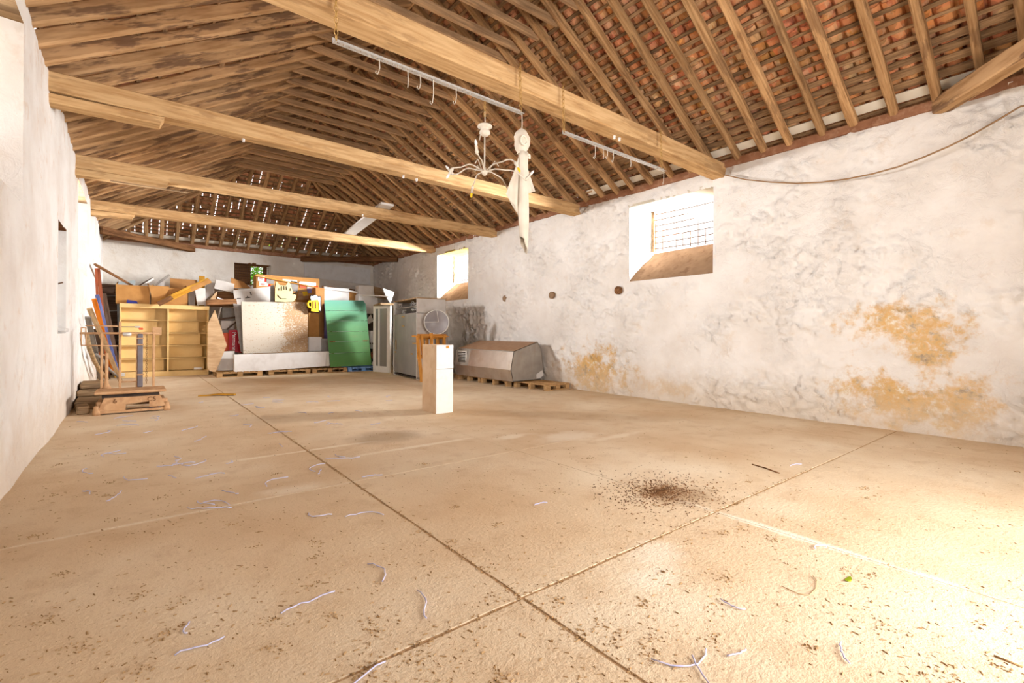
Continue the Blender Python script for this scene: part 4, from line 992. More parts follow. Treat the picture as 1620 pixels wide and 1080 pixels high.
# the picture cartons behind
pc = carton('display_carton', 'long display carton with faded pictures behind the cat cutout', 'carton', 405, 437, 505, 556, 17.5, 0.5, M_card, z0=0.0, tape=False)
def patch(nm, pts, mat, Y=17.485, th=0.008): MB().prism([at(*q, Y) for q in pts], (0, th, 0)).build(nm, mat, pc)
patch('print_patch', [(408, 444), (418, 445), (419, 436.8), (408, 436)], M_textwhite); patch('print_patch', [(410, 452), (424, 452), (424, 446), (410, 445)], M_offwhite)
patch('print_patch', [(419, 446), (421, 446), (421, 438), (419, 438)], M_textred); patch('print_patch', [(425, 455), (429, 452), (427, 449), (424, 451)], M_textred)
patch('print_patch', [(422, 448), (434, 449), (434, 441), (422, 440)], M_greyboard); patch('print_patch', [(447, 445), (470, 449), (470, 443), (447, 441)], M_cream)
patch('print_patch', [(460, 460), (471, 461), (472, 446), (460, 444)], M_greyboard); patch('print_patch', [(474, 455), (484, 456), (485, 447), (475, 446)], M_orangecard)
patch('print_patch', [(470, 474), (488, 474), (487, 459), (474, 458)], M_ply); patch('print_patch', [(486, 455), (499, 457), (500, 451), (486, 450)], M_textwhite)
patch('print_patch', [(496, 457), (503, 457), (503, 452), (497, 452)], M_textred, 17.48); patch('print_patch', [(486, 463), (501, 464), (500, 458), (486, 456)], M_purple)
patch('print_patch', [(480, 468), (487, 467), (486, 461), (478, 461)], M_mugyellow, 17.48); patch('print_patch', [(473, 449), (500, 452), (500, 447), (474, 445)], M_textwhite, 17.48)
for px, py in ((413, 440), (416, 449)):
    q = at(px, py, 17.47); text_mesh('lettering', 'vyp', 0.09, M_textred, Matrix.Translation(q) @ FRONT, pc)
stick('batten_strip', 'thin tan batten along the top of the display carton', 'plank', (404, 436), (508, 456), 17.45, 17.45, 0.03, 0.03, M_orangewood)
# cat-shaped cutout sign
def cutout(nm, pts, Y, th, mat, parent): return MB().prism([at(*q, Y) for q in pts], (0, th, 0)).build(nm, mat, parent)
ce = empty('cat_sign', (at(452, 477, 16.6).x, 16.63, at(452, 477.5, 16.6).z), 'cream cat shaped cutout sign with a drawn smile', 'sign')
body = [(435, 476.5), (451, 477.8), (464, 476.8), (467.5, 473), (469, 467), (464, 464), (462, 456), (459, 448), (456.2, 444.8), (454.5, 448), (452.2, 451.6), (442.5, 450.8), (440, 448), (437.2, 444.6), (435.4, 455)]
cutout('board', body, 16.60, 0.03, M_catcream, ce)
c0 = at(450, 463, 16.6); out = [(c0 + (at(*q, 16.6) - c0) * 1.035) for q in body]
MB().prism([p + Vector((0, 0.012, 0)) for p in out], (0, 0.03, 0)).build('outline', M_black, ce)
def ink(pts, r=0.011, Y=16.592): MB().tube([at(*q, Y) for q in pts], r, 4).build('drawn_line', M_black, ce)
ink([(439, 466), (442, 470), (445, 472.3), (453, 472.5)]); ink([(441.3, 456), (441.3, 459.5)]); ink([(445.5, 452.5), (445.5, 459.5)]); ink([(449.3, 452), (449.3, 458)]); ink([(453, 453), (453.6, 458.5)]); ink([(459.4, 456), (459.4, 460)])
ink([(464, 464.5), (468.3, 464.3), (469.2, 460.2)], 0.02)
# beer mug cutout sign
me_ = empty('mug_sign', (at(498, 494, 16.4).x, 16.43, at(498, 494, 16.4).z), 'yellow beer mug cutout sign with white foam', 'sign')
cutout('glass', [(492.5, 492), (504, 493), (503.2, 474), (492.5, 474.2)], 16.40, 0.03, M_mugyellow, me_)
cutout('foam', [(492.5, 474.6), (503, 474), (505.5, 480), (505.2, 490), (506.8, 491.5), (507.5, 488), (506.5, 482), (507.3, 473), (506.5, 469), (503, 469.4), (500.5, 467), (498, 466.4), (496, 468.5), (492.5, 467.8), (491.5, 470)], 16.395, 0.03, M_white, me_)
cutout('backing', [(490, 476), (486, 475.5), (485.3, 483), (487, 488), (491.5, 488.5), (491.8, 493.8), (505, 494.4), (508.6, 492.5), (508.4, 470), (507, 468), (503, 468), (498.5, 465), (495, 467), (491.5, 466.4), (490.5, 470)], 16.43, 0.03, M_black, me_)
hp = MB().tube([at(*q, 16.405) for q in ((492.5, 477), (489, 476.5), (487, 479), (487, 483), (489, 486), (492.5, 486))], 0.035, 6).build('handle', M_mugyellow, me_)
for px in (495, 499.5): MB().prism([at(*q, 16.392) for q in ((px - 0.7, 488), (px + 0.9, 488), (px + 0.9, 477), (px - 0.7, 477))], (0, 0.006, 0)).build('groove', M_oldbrown, me_)
# cartons, white boxes between slab and green panel
carton('tall_carton', 'tall brown carton standing behind the mug sign', 'carton', 499, 455, 513, 556, 17.0, 0.48, M_card2, z0=0.148, tape=False)
carton('carton', 'brown carton below the mug sign', 'carton', 488, 495, 505, 533, 16.75, 0.35, M_card, tape=False)
carton('white_box', 'white box right of the flaking slab', 'box', 488, 533, 509, 556, 16.5, 0.4, M_white, tape=False)
carton('grey_box', 'light grey box between the white box and the green panel', 'box', 509, 535, 521, 556, 16.45, 0.4, M_greyboard, tape=False)
carton('white_cabinet', 'white cabinet with a slanted top behind the green panel', 'cabinet', 513, 455, 552, 580, 17.2, 0.5, M_white, z0=0.148, tape=False)
carton('orange_carton', 'small orange-brown carton above the green panel', 'carton', 551, 462, 567, 477, 17.25, 0.35, M_card, tape=False, z0=at(560, 477, 17.25).z - 0.2)
carton('white_cabinet', 'white cupboard behind the top right corner of the green panel', 'cabinet', 567, 467, 598, 496, 16.95, 0.45, M_white, tape=False, z0=0.0)
carton('white_box', 'white box standing on the cupboard behind the green panel', 'box', 567, 452, 591, 466.8, 17.05, 0.35, M_offwhite, tape=False)
panel('lilac_panel', 'narrow lilac panel left of the green panel', 'panel', [(513, 584), (521, 584), (516.5, 480), (513, 480)], 16.87, 16.95, 0.03, M_purple)
panel('white_shelf', 'thin white shelf lying on the white cabinet above the green panel', 'shelf', [(513, 457), (566, 463), (566, 461), (513, 453)], 17.14, 17.14, 0.05, M_white)
stick('plank', 'brown plank lying along the heap top below the white wall panel', 'plank', (509, 454), (566, 461), 17.6, 17.6, 0.1, 0.05, M_oldbrown)
# green panel of joined boards
ge = empty('green_panel', (at(554, 580, 16.0).x, 16.0, 0.148), 'large green painted panel leaning at the right of the heap', 'panel')
TL, TR, BL, BR = (513, 474.5), (578, 475.5), (523, 580.5), (588, 577.5)
fs = [0.0, 0.16, 0.31, 0.475, 0.625, 0.795, 1.0]
def gp(u, f, ch=0):
    l = Vector(TL) + (Vector(BL) - Vector(TL)) * f; r_ = Vector(TR) + (Vector(BR) - Vector(TR)) * f; q = l + (r_ - l) * u
    return at(q.x, q.y, 16.5 - 0.6 * f)
for i in range(6):
    a, b = fs[i] + (0.002 if i else 0), fs[i + 1] - 0.002
    P = [gp(0, b), gp(1, b), gp(1, a), gp(0, a)]
    if i == 0: P = [gp(0, b), gp(1, b), gp(1, 0.05), gp(0.95, 0.0), gp(0, a)]
    o = MB().prism(P, (0, 0.028, 0)).build('board', M_green, ge, origin=(W['green_panel'].x, 16.0, 0.148))
for u in (0.03, 0.84): MB().prism([gp(u, 0.625) + Vector((0, -0.01, 0)), gp(u + 0.14, 0.625) + Vector((0, -0.01, 0)), gp(u + 0.14, 0.61) + Vector((0, -0.01, 0)), gp(u, 0.61) + Vector((0, -0.01, 0))], (0, 0.008, 0)).build('hinge', M_oldbrown, ge)
for u in (0.1, 0.9): MB().prism([gp(u - 0.03, 0.99) + Vector((0, 0.03, 0)), gp(u + 0.03, 0.99) + Vector((0, 0.03, 0)), gp(u + 0.03, 0.02) + Vector((0, 0.03, 0)), gp(u - 0.03, 0.02) + Vector((0, 0.03, 0))], (0, 0.03, 0)).build('back_batten', M_oldbrown, ge)
# clutter right of the green panel
carton('dark_rack', 'dark rack of odds and ends between green panel and glass door', 'rack', 581, 496, 599, 584, 16.75, 0.18, M_dark, z0=0.148, tape=False)
panel('white_tile', 'small white square sheet hung at the right edge of the green panel', 'sheet', [(583, 512), (591, 508), (587, 497), (581, 505)], 16.725, 16.725, 0.02, M_offwhite)
carton('white_tin', 'white container beside the green panel', 'container', 586, 523, 597, 542, 16.55, 0.25, M_offwhite, tape=False)
rq = random.Random(9)
for k, (px, py) in enumerate(((588, 549), (592, 556), (588, 564), (594, 572), (590, 579))):
    q = at(px, py, 16.62); m = MB(); m.lathe([(0.05, 0), (0.065, 0.03), (0.06, 0.14), (0.025, 0.18), (0.02, 0.22)], (q.x, q.y, q.z - 0.06), 10)
    o = m.build('bottle', (M_offwhite, M_oldbrown, M_plank['red'], M_galv, M_white)[k]); tag(o, ('pale', 'brown', 'reddish', 'grey metal', 'white')[k] + ' small bottle on the dark rack beside the green panel', 'bottle', 'bottles on the dark rack')
panel('white_sheet', 'white triangular sheet standing on the top right of the heap', 'sheet', [(612, 471), (618, 480), (624, 462), (606, 456)], 15.6, 15.7, 0.02, M_white)
panel('plank_bundle', 'grey boards leaning against the far right corner above the heap', 'board', [(594, 470), (612, 474), (603, 455), (592, 453)], 16.6, 17.2, 0.06, M_greywood)
stick('white_shelf', 'long white shelf board lying on top of the cupboards at the right', 'shelf', (567, 467), (618, 470), 16.6, 15.6, 0.3, 0.03, M_white, up=(0, 0, 1))
# white board fixed to the far wall
o = MB().prism([(5.32, YF - 0.06, 3.56), (8.05, YF - 0.06, 3.40), (8.05, YF - 0.06, 4.12), (5.32, YF - 0.06, 4.10)], (0, 0.03, 0)).build('wall_panel', M_white)
tag(o, 'large white panel fixed to the far wall under the brown brace', 'panel')
# pale capping boards on the cupboard
# ---------------------------------------------------------------- platform scale
e = empty('platform_scale', (0.0, 10.05, 0), 'old tan iron platform scale with posts and sliding weights', 'scale')
Yf_, Yr = 9.72, 10.35
MB().box((-0.03, (Yf_ + Yr) / 2, 0.335), (0.9, Yr - Yf_, 0.045), bev=0.012).build('platform', M_scale, e)
MB().box((-0.03, (Yf_ + Yr) / 2, 0.285), (0.72, Yr - Yf_ - 0.1, 0.06)).build('lever_box', M_dark, e)
bs = MB()
bs.prism([(-0.44, Yf_, 0.06), (-0.10, Yf_, 0.06), (-0.10, Yf_, 0.15), (0.20, Yf_, 0.17), (0.20, Yf_, 0.08), (0.42, Yf_, 0.08), (0.34, Yf_, 0.26), (-0.36, Yf_, 0.26)], (0, 0.05, 0))
bs.build('front_frame', M_scale, e)
MB().prism([(-0.44, Yr, 0.06), (0.42, Yr, 0.06), (0.34, Yr, 0.26), (-0.36, Yr, 0.26)], (0, -0.05, 0)).build('rear_frame', M_scale, e)
for x in (-0.42, 0.38): MB().box((x, (Yf_ + Yr) / 2, 0.12), (0.05, Yr - Yf_ - 0.1, 0.16)).build('side_frame', M_scale, e)
MB().box((-0.02, Yf_ + 0.02, 0.04), (0.9, 0.04, 0.035)).build('lower_rail', M_scale, e)
for x in (-0.45, 0.43):
    for y in (Yf_ + 0.03, Yr - 0.05): MB().lathe([(0.05, 0), (0.05, 0.06), (0.035, 0.1), (0.035, 0.14)], (x, y, 0), 10).build('foot', M_scale, e)
for x, s in ((-0.23, '6'), (0.23, 'C5')):
    text_mesh('lettering', s, 0.10, M_oldbrown, Matrix.Translation((x, Yf_ - 0.004, 0.205)) @ FRONT, e, 0.004)
def rod(nm, a, b, r, mat=M_scale, Y=10.3, Y2=None): return MB().tube([at(*a, Y), at(*b, Y2 or Y)], r, 8).build(nm, mat, e)
for px, py in ((161, 527), (190, 508), (217, 527), (243, 526)):
    a = at(px, 609, 10.3); b = at(px, py, 10.3); MB().box(((a.x + b.x) / 2, 10.3, (0.35 + b.z) / 2), (0.035, 0.035, b.z - 0.35), bev=0.006).build('post', M_scale, e)
a = at(168.5, 609, 10.3); b = at(168.5, 558, 10.3)
MB().lathe([(0.07, 0), (0.03, 0.08), (0.022, 0.14), (0.022, b.z - 0.36)], (a.x, 10.3, 0.355), 10).build('pedestal', M_scale, e)
rod('brace', (160, 559), (172, 565), 0.012)
a = at(221.5, 606, 10.28); b = at(221.5, 528, 10.28)
col = MB().box((a.x, 10.28, (0.36 + b.z) / 2), (0.075, 0.06, b.z - 0.36), bev=0.01).build('column', M_scaledark, e)
for py in (535, 545, 592): q = at(221.5, py, 10.28); MB().box((q.x, 10.27, q.z), (0.1, 0.085, 0.02)).build('collar', M_scale, col)
rod('top_rod', (135, 515), (190, 516), 0.010); rod('lower_rod', (128, 546), (190, 547), 0.010); rod('beam_arm', (126, 527), (252, 527), 0.017); rod('foot_rod', (190, 604), (216, 603), 0.012)
rod('front_rod', (190, 517), (222, 517), 0.008, M_galv)
for px in (128.5, 136): rod('end_rod', (px, 518), (px, 546), 0.009)
rod('end_bar', (128.5, 518), (136, 518), 0.009)
ln = MB(); a = at(194, 528.5, 10.26); b = at(206, 529, 10.26)
ln.lathe([(0.02, 0), (0.034, 0.01), (0.034, 0.1), (0.02, 0.115)], (a.x, 10.26, a.z), 14, axis='X'); ln.build('sliding_weight', M_bright, e)
a = at(213, 517, 10.26); MB().lathe([(0.012, 0), (0.016, 0.01), (0.016, 0.06), (0.012, 0.07)], (a.x, 10.26, a.z), 12, axis='X').build('small_weight', M_bright, e)
q = at(223, 520, 10.27); MB().box((q.x, 10.27, q.z), (0.06, 0.03, 0.035), bev=0.006).build('red_pointer', M_orangecard, e)
q0 = at(241, 530, 10.3); q1 = at(255.5, 517.5, 10.3); MB().box(((q0.x + q1.x) / 2, 10.3, (q0.z + q1.z) / 2), (q1.x - q0.x, 0.02, q1.z - q0.z), bev=0.004).build('end_plate', M_scale, e)
def links(nm, top, bot, mat, parent, r=0.012, w=0.0035):
    m = MB(); top = Vector(top); bot = Vector(bot); L = (top - bot).length; n = max(2, int(L / (r * 3.0)))
    for k in range(n):
        c = top + (bot - top) * ((k + 0.5) / n); P = []
        for j in range(9):
            t = 2 * pi * j / 8; u = r * cos(t); v = r * 1.75 * sin(t)
            P.append(c + (Vector((u, 0, v)) if k % 2 else Vector((0, u, v))))
        m.tube(P, w, 5, caps=False)
    return m.build(nm, mat, parent)
links('chain', at(232.5, 528, 10.3), at(231.5, 606, 10.3), M_oldbrown, e, 0.011, 0.004)
# stacked worn boards beside the scale
for k, (c, s, rz, lb) in enumerate((((-0.60, 11.3, 0.07), (0.36, 1.5, 0.14), 0.02, 'thick worn bottom step of dark boards against the left wall beside the scale'), ((-0.60, 11.75, 0.20), (0.34, 1.0, 0.11), -0.03, 'worn middle board of the stack beside the scale'), ((-0.60, 11.9, 0.305), (0.34, 0.85, 0.09), 0.03, 'top board of the worn stack beside the scale'), ((-0.64, 10.2, 0.06), (0.16, 0.45, 0.12), 0.1, 'small worn timber block in front of the board stack'))):
    o = MB().box(c, s, Matrix.Rotation(rz, 3, 'Z'), bev=0.018).build('worn_board', M_greywood); tag(o, lb, 'board', 'worn boards stacked by the left wall')
o = bar('offcut', at(315, 625, 11.5) * 1.0, at(372, 627, 11.2), 0.11, 0.025, M_plank['amber'], None, 6, 0.1, 0.02, 0.1)
o.location.z = 0.004; o.rotation_euler = frame_rot((at(372, 627, 11.2) - at(315, 625, 11.5)) * Vector((1, 1, 0))).to_euler()
tag(o, 'orange-brown wood offcut lying on the floor right of the scale', 'offcut')

# ---------------------------------------------------------------- hanging under the nearest beam
def rail(label, xa, xb, z, za, hang):
    e = empty('perforated_rail', ((xa + xb) / 2, 4.1, z), label, 'rail', 'perforated rails hung from the nearest beam')
    for nm, fn in (('upright_flange', lambda u, v: (u, 4.12, z + v)), ('flat_flange', lambda u, v: (u, 4.12 - v, z))):
        m = MB(); n = int((xb - xa) / 0.05); V = []; Fs = []
        us = []
        for k in range(n): us += [xa + (xb - xa) * (k + 0.0) / n, xa + (xb - xa) * (k + 0.55) / n]
        us.append(xb); vs = [0, 0.014, 0.036, 0.05]
        for u in us:
            for v in vs: V.append(fn(u, v))
        for i in range(len(us) - 1):
            for j in range(3):
                if i % 2 == 1 and j == 1: continue
                a = i * 4 + j; Fs.append((a, a + 4, a + 5, a + 1))
        m.add(V, Fs); o = m.build(nm, M_bright, e, fix=False); md = o.modifiers.new('thickness', 'SOLIDIFY'); md.thickness = 0.003
    for x in hang: links('chain', (x, 4.14, za), (x, 4.115, z + 0.03), M_chain, e, 0.016, 0.0045)
    return e
rail('long perforated steel rail hung on chains under the nearest beam', 1.31, 3.41, 3.77, 4.36, (1.34, 3.39))
rail('shorter perforated steel rail hung on chains at the beam\'s right end', 4.05, 6.16, 3.73, 4.36, (4.07, 6.10))
for x in (1.34, 3.39, 4.07, 6.10): pass
hk = [(1.72, 0.14, 1), (2.0, 0.18, 0), (2.13, 0.14, 1), (2.27, 0.24, 1), (2.53, 0.16, 1), (4.62, 0.18, 1), (4.78, 0.16, 0), (4.86, 0.12, 1), (4.98, 0.14, 1), (5.35, 0.13, 0), (6.13, 0.2, 1)]
for i, (x, L, cv) in enumerate(hk):
    z = 3.77 if x < 3.5 else 3.73
    P = [(x, 4.10, z + 0.02), (x, 4.10, z - 0.02), (x + 0.004, 4.10, z - L * 0.5), (x - (0.008 if cv else 0), 4.10, z - L + 0.02)]
    if cv: P += [(x - 0.02, 4.10, z - L), (x - 0.035, 4.10, z - L + 0.01), (x - 0.03, 4.10, z - L + 0.03)]
    o = MB().tube(P, 0.004, 5).build('hook', M_clothw)
    od = ('first', 'second', 'third', 'fourth', 'fifth', 'sixth')
    tag(o, od[i] + ' thin wire hook from the left on the long rail' if x < 3.5 else od[i - 5] + ' thin wire hook from the left on the shorter rail', 'hook', 'wire hooks on the long rail' if x < 3.5 else 'wire hooks on the shorter rail')
# white cloth bundle
q = 3.395; Yg = 4.1
e = empty('hanging_cloth', (q, Yg, 2.32), 'white cloth tied into a hooded bundle hanging from the long rail', 'cloth')
MB().tube([(q, Yg, 3.77), (q + 0.004, Yg, 3.68), (q, Yg, 3.57)], 0.005, 5).build('string', M_clothw, e)
m = MB(); N = 20; V = []; Fs = []
pr = [(0.03, 3.585), (0.075, 3.56), (0.092, 3.50), (0.09, 3.43), (0.075, 3.375), (0.05, 3.34), (0.046, 3.325)]
for (r, z) in pr:
    for k in range(N):
        t = 2 * pi * k / N; rr_ = r * (1 + 0.07 * sin(3 * t + z * 30) + 0.04 * sin(7 * t)); V.append((q + rr_ * cos(t), Yg + rr_ * sin(t) * 0.9, z + 0.02 * sin(2 * t) * (z > 3.5)))
for i in range(len(pr) - 1):
    for k in range(N): j = (k + 1) % N; Fs.append((i * N + k, i * N + j, i * N + N + j, i * N + N + k))
Fs.append(tuple(range(N))); m.add(V, Fs, True).build('hood', M_clothw, e)
MB().tube([(q + 0.047 * cos(2 * pi * k / 16), Yg + 0.044 * sin(2 * pi * k / 16), 3.33) for k in range(17)], 0.009, 6, caps=False).build('tie', M_cream, e)
MB().tube([(q + 0.03, Yg - 0.04, 3.33), (q + 0.06, Yg - 0.06, 3.30), (q + 0.07, Yg - 0.055, 3.275), (q + 0.045, Yg - 0.05, 3.28)], [0.014, 0.018, 0.014, 0.01], 6).build('knot', M_cream, e)
MB().tube([(q - 0.04 + 0.045 * cos(t * 0.5), Yg - 0.082, 3.44 + 0.05 * sin(t * 0.5)) for t in range(0, 13)], 0.008, 5).build('fold', M_cream, e)
# skirt: a long folded tail with a pointed corner flaring out on each side
def sheet(nm, rows, n=8):
    V = []; Fs = []
    for (A_, B_, wv) in rows:
        A_ = Vector(A_); B_ = Vector(B_)
        for k in range(n + 1):
            f = k / n; p = A_ + (B_ - A_) * f; V.append(p + Vector((0, wv * sin(f * pi * 3 + A_.z * 4), 0)))
    for i in range(len(rows) - 1):
        for k in range(n): Fs.append((i * (n + 1) + k, i * (n + 1) + k + 1, (i + 1) * (n + 1) + k + 1, (i + 1) * (n + 1) + k))
    o = MB().add(V, Fs, True).build(nm, M_clothw, e, fix=False); md = o.modifiers.new('thickness', 'SOLIDIFY'); md.thickness = 0.005
N = 22; R_ = 16; V = []; Fs = []
for i in range(R_ + 1):
    f = i / R_; z = 3.335 - 1.0 * f
    for k in range(N):
        t = 2 * pi * k / N; hw = 0.042 + 0.022 * min(1, f * 3) - 0.012 * max(0, f - 0.7) / 0.3
        c_ = cos(t); V.append((q + hw * (c_ * (1 + 0.10 * sin(9 * f + 2)) + 0.15 * f) , Yg - 0.03 + 0.035 * sin(t) * (1 + 0.35 * sin(5 * t)), z - 0.10 * f * max(0, c_ + 0.3) + 0.05 * f * max(0, -c_)))
for i in range(R_):
    for k in range(N): j = (k + 1) % N; Fs.append((i * N + k, i * N + j, i * N + N + j, i * N + N + k))
o = MB().add(V, Fs, True).build('tail', M_clothw, e, fix=False); md = o.modifiers.new('thickness', 'SOLIDIFY'); md.thickness = 0.004
sheet('left_corner', [((q - 0.045, Yg - 0.02, 3.335), (q, Yg - 0.02, 3.335), 0.0), ((q - 0.09, Yg, 3.15), (q, Yg, 3.10), 0.01), ((q - 0.17, Yg + 0.01, 2.97), (q, Yg, 2.90), 0.014), ((q - 0.225, Yg + 0.01, 2.83), (q, Yg, 2.72), 0.016), ((q - 0.16, Yg + 0.005, 2.76), (q, Yg, 2.60), 0.012), ((q - 0.03, Yg, 2.66), (q, Yg, 2.55), 0.004)])
sheet('right_corner', [((q, Yg, 3.335), (q + 0.045, Yg, 3.335), 0.0), ((q, Yg + 0.02, 3.15), (q + 0.10, Yg + 0.02, 3.2), 0.01), ((q, Yg + 0.02, 2.99), (q + 0.185, Yg + 0.03, 3.06), 0.014), ((q, Yg + 0.02, 2.88), (q + 0.235, Yg + 0.03, 2.955), 0.01), ((q, Yg + 0.02, 2.86), (q + 0.10, Yg + 0.02, 2.91), 0.004)])
# chandelier
cx, cy = 2.90, 4.12
e = empty('chandelier', (cx, cy, 2.95), 'white chandelier with curly arms and candle sockets hanging from the long rail', 'chandelier')
links('chain', (cx, cy, 3.77), (cx, cy, 3.60), M_chain, e, 0.012, 0.004)
MB().tube([(cx, cy, 3.66), (cx + 0.004, cy, 3.55), (cx, cy, 3.5)], 0.005, 5).build('cord', M_clothw, e)
MB().lathe([(0.02, 3.525), (0.075, 3.51), (0.08, 3.495), (0.05, 3.48), (0.03, 3.465), (0.055, 3.45), (0.058, 3.425), (0.03, 3.40), (0.012, 3.395)], (cx, cy, 0), 20).build('canopy', M_clothw, e)
MB().tube([(cx - 0.05, cy, 3.43), (cx - 0.06, cy, 3.38), (cx - 0.066, cy, 3.34)], 0.004, 5).build('loose_wire', M_clothw, e)
MB().tube([(cx, cy, 3.40), (cx, cy, 3.03)], 0.007, 6).build('rod', M_clothw, e)
MB().lathe([(0.01, 2.98), (0.03, 3.0), (0.035, 3.02), (0.02, 3.05), (0.01, 3.07)], (cx, cy, 0), 12).build('hub', M_clothw, e)
rq = random.Random(2)
for k in range(7):
    t = 2 * pi * k / 7 + 0.35; L = rq.uniform(0.36, 0.48); P = []
    for j in range(9):
        f = j / 8; P.append((cx + cos(t) * L * f, cy + sin(t) * L * f, 3.02 + 0.05 * sin(f * pi) - (0.05 if k % 3 == 0 else 0.0) * f * f + (0.018 * sin(f * 11 + k) * f)))
    arm = MB().tube(P, 0.007, 6).build('arm', M_clothw, e)
    p = Vector(P[-1]); lean_ = Vector((cos(t) * 0.5, sin(t) * 0.5, -0.85 if k % 2 else 0.6)).normalized()
    MB().tube([p, p + lean_ * 0.03, p + lean_ * 0.035, p + lean_ * 0.08], [0.012, 0.02, 0.014, 0.014], 8).build('socket', M_clothw, arm)
    MB().tube([p + lean_ * 0.08, p + lean_ * 0.1, p + lean_ * 0.125, p + lean_ * 0.14], [0.008, 0.014, 0.011, 0.003], 8).build('bulb', M_mugyellow if k % 4 == 1 else M_white, arm)
    if k % 2: MB().tube([(cx + cos(t + 0.4) * 0.05, cy + sin(t + 0.4) * 0.05, 3.03), (cx + cos(t + 0.4) * 0.12, cy + sin(t + 0.4) * 0.12, 3.12), (cx + cos(t + 0.4) * 0.16, cy + sin(t + 0.4) * 0.16, 3.06)], 0.005, 5).build('scroll', M_clothw, e)
# white board across the two far beams, porcelain knobs, cable along the right wall
o = MB().prism([(4.55, 10.7, 4.356), (4.87, 10.7, 4.356), (5.42, 14.9, 4.356), (5.08, 14.9, 4.356)], (0, 0, 0.05)).build('ceiling_board', M_white)
tag(o, 'long white board lying on top of the third and farthest tie beams', 'board')
for i, (px, py, Y, lb) in enumerate(((972, 213, 4.35, 'nearest beam, left'), (980, 217, 4.35, 'nearest beam, right'), (638, 279, 7.83, 'second beam, left'), (659, 282, 7.83, 'second beam, right'), (574, 336, 11.0, 'third beam'), (385, 237, 7.83, 'second beam near the wall side'))):
    q = at(px, py, Y); m = MB().lathe([(0.012, -0.05), (0.02, -0.04), (0.014, -0.025), (0.022, -0.012), (0.014, 0.0)], (q.x, Y, 4.118), 10)
    tag(m.build('porcelain_knob', M_white), 'small white porcelain knob under the ' + lb, 'insulator', 'porcelain knobs under the beams')
o = MB().tube([(8.07, 4.2, 4.12)] + [((lambda p, r: (p.x, p.y, p.z))(at(px, py, 1.0) if False else Vector((0, 0, CAM_H)) + (at(px, py, 5.0) - Vector((0, 0, CAM_H))) * (8.07 / at(px, py, 5.0).x), 0)) for px, py in ((1180, 284), (1220, 288), (1260, 290), (1300, 288), (1340, 283), (1380, 275), (1420, 264), (1460, 249), (1500, 232), (1540, 212), (1580, 189), (1615, 168))] + [(8.07, 0.2, 3.9), (8.07, -0.6, 4.15)], 0.011, 6).build('cable', M_cable)
tag(o, 'brown cable sagging along the top of the right wall', 'cable')
# round clay plugs in the right wall
for (y, z, lb) in ((6.58, 2.26, 'dark round plug in the right wall below the near window'), (8.66, 2.28, 'round clay plug in the right wall, middle of three'), (10.57, 2.30, 'round clay plug in the right wall above the steel hood')):
    o = MB().lathe([(0.085, -0.09), (0.09, 0.0), (0.075, 0.02), (0.06, 0.012), (0.05, 0.012)], (0, 0, 0), 16, axis='X')
    o.v = [Vector((XR - 0.065 - p.x, y + p.y, z + p.z)) for p in o.v]
    tag(o.build('wall_plug', M_sill if y > 7 else M_oldbrown), lb, 'plug', 'round plugs in the right wall')
# tree outside the far window
e = empty('tree', (4.6, 24.0, -0.3), 'bright green tree outside the far window', 'tree')
MB().tube([(4.6, 24, -0.3), (4.65, 24.05, 1.5), (4.55, 24, 3.0)], [0.14, 0.12, 0.08], 8).build('trunk', M_oldbrown, e)
M_fol = paint('bright_foliage', '#86c33c', '#4f8f22', 8, 0.8)
m = MB(); rq = random.Random(4)
for k in range(2600):
    c = Vector((4.9 + rq.gauss(0, 0.8), 24 + rq.gauss(0, 0.6), 4.0 + rq.gauss(0, 0.7))); a = Vector((rq.uniform(-1, 1), rq.uniform(-1, 1), rq.uniform(-1, 1))).normalized(); b = a.orthogonal().normalized()
    m.add([c - a * 0.1, c + b * 0.045, c + a * 0.1, c - b * 0.045], [(0, 1, 2, 3)])
tag(m.build('foliage', M_fol, e, fix=False), kind='stuff')

# ---------------------------------------------------------------- litter on the floor
def twine(x, y, L, seed, ang=None):
    rq = random.Random(seed); a = rq.uniform(0, 2 * pi) if ang is None else ang; P = []; p = Vector((x, y, 0.005)); n = 9; tw = rq.uniform(-0.25, 0.25)
    for k in range(n):
        P.append(p.copy()); p += Vector((cos(a), sin(a), 0)) * (L / n); a += tw + rq.uniform(-0.5, 0.5); 
    for k in range(n): P[k].z = 0.005 + 0.006 * abs(sin(k * 1.3 + seed))
    return MB().tube(P, 0.0036, 4).build('twine_scrap', M_twine)
rq = random.Random(31)
near = [(at_) for at_ in ()]
def fl_at(px, py):
    a, b = px - 810.0, py - Y_HOR; u = a * cos(ROLL) + b * sin(ROLL); v_ = -a * sin(ROLL) + b * cos(ROLL)
    tt = CAM_H / (v_ / F_PX); return Vector(((u / F_PX * cos(YAW) + sin(YAW)) * tt, (-u / F_PX * sin(YAW) + cos(YAW)) * tt, 0))
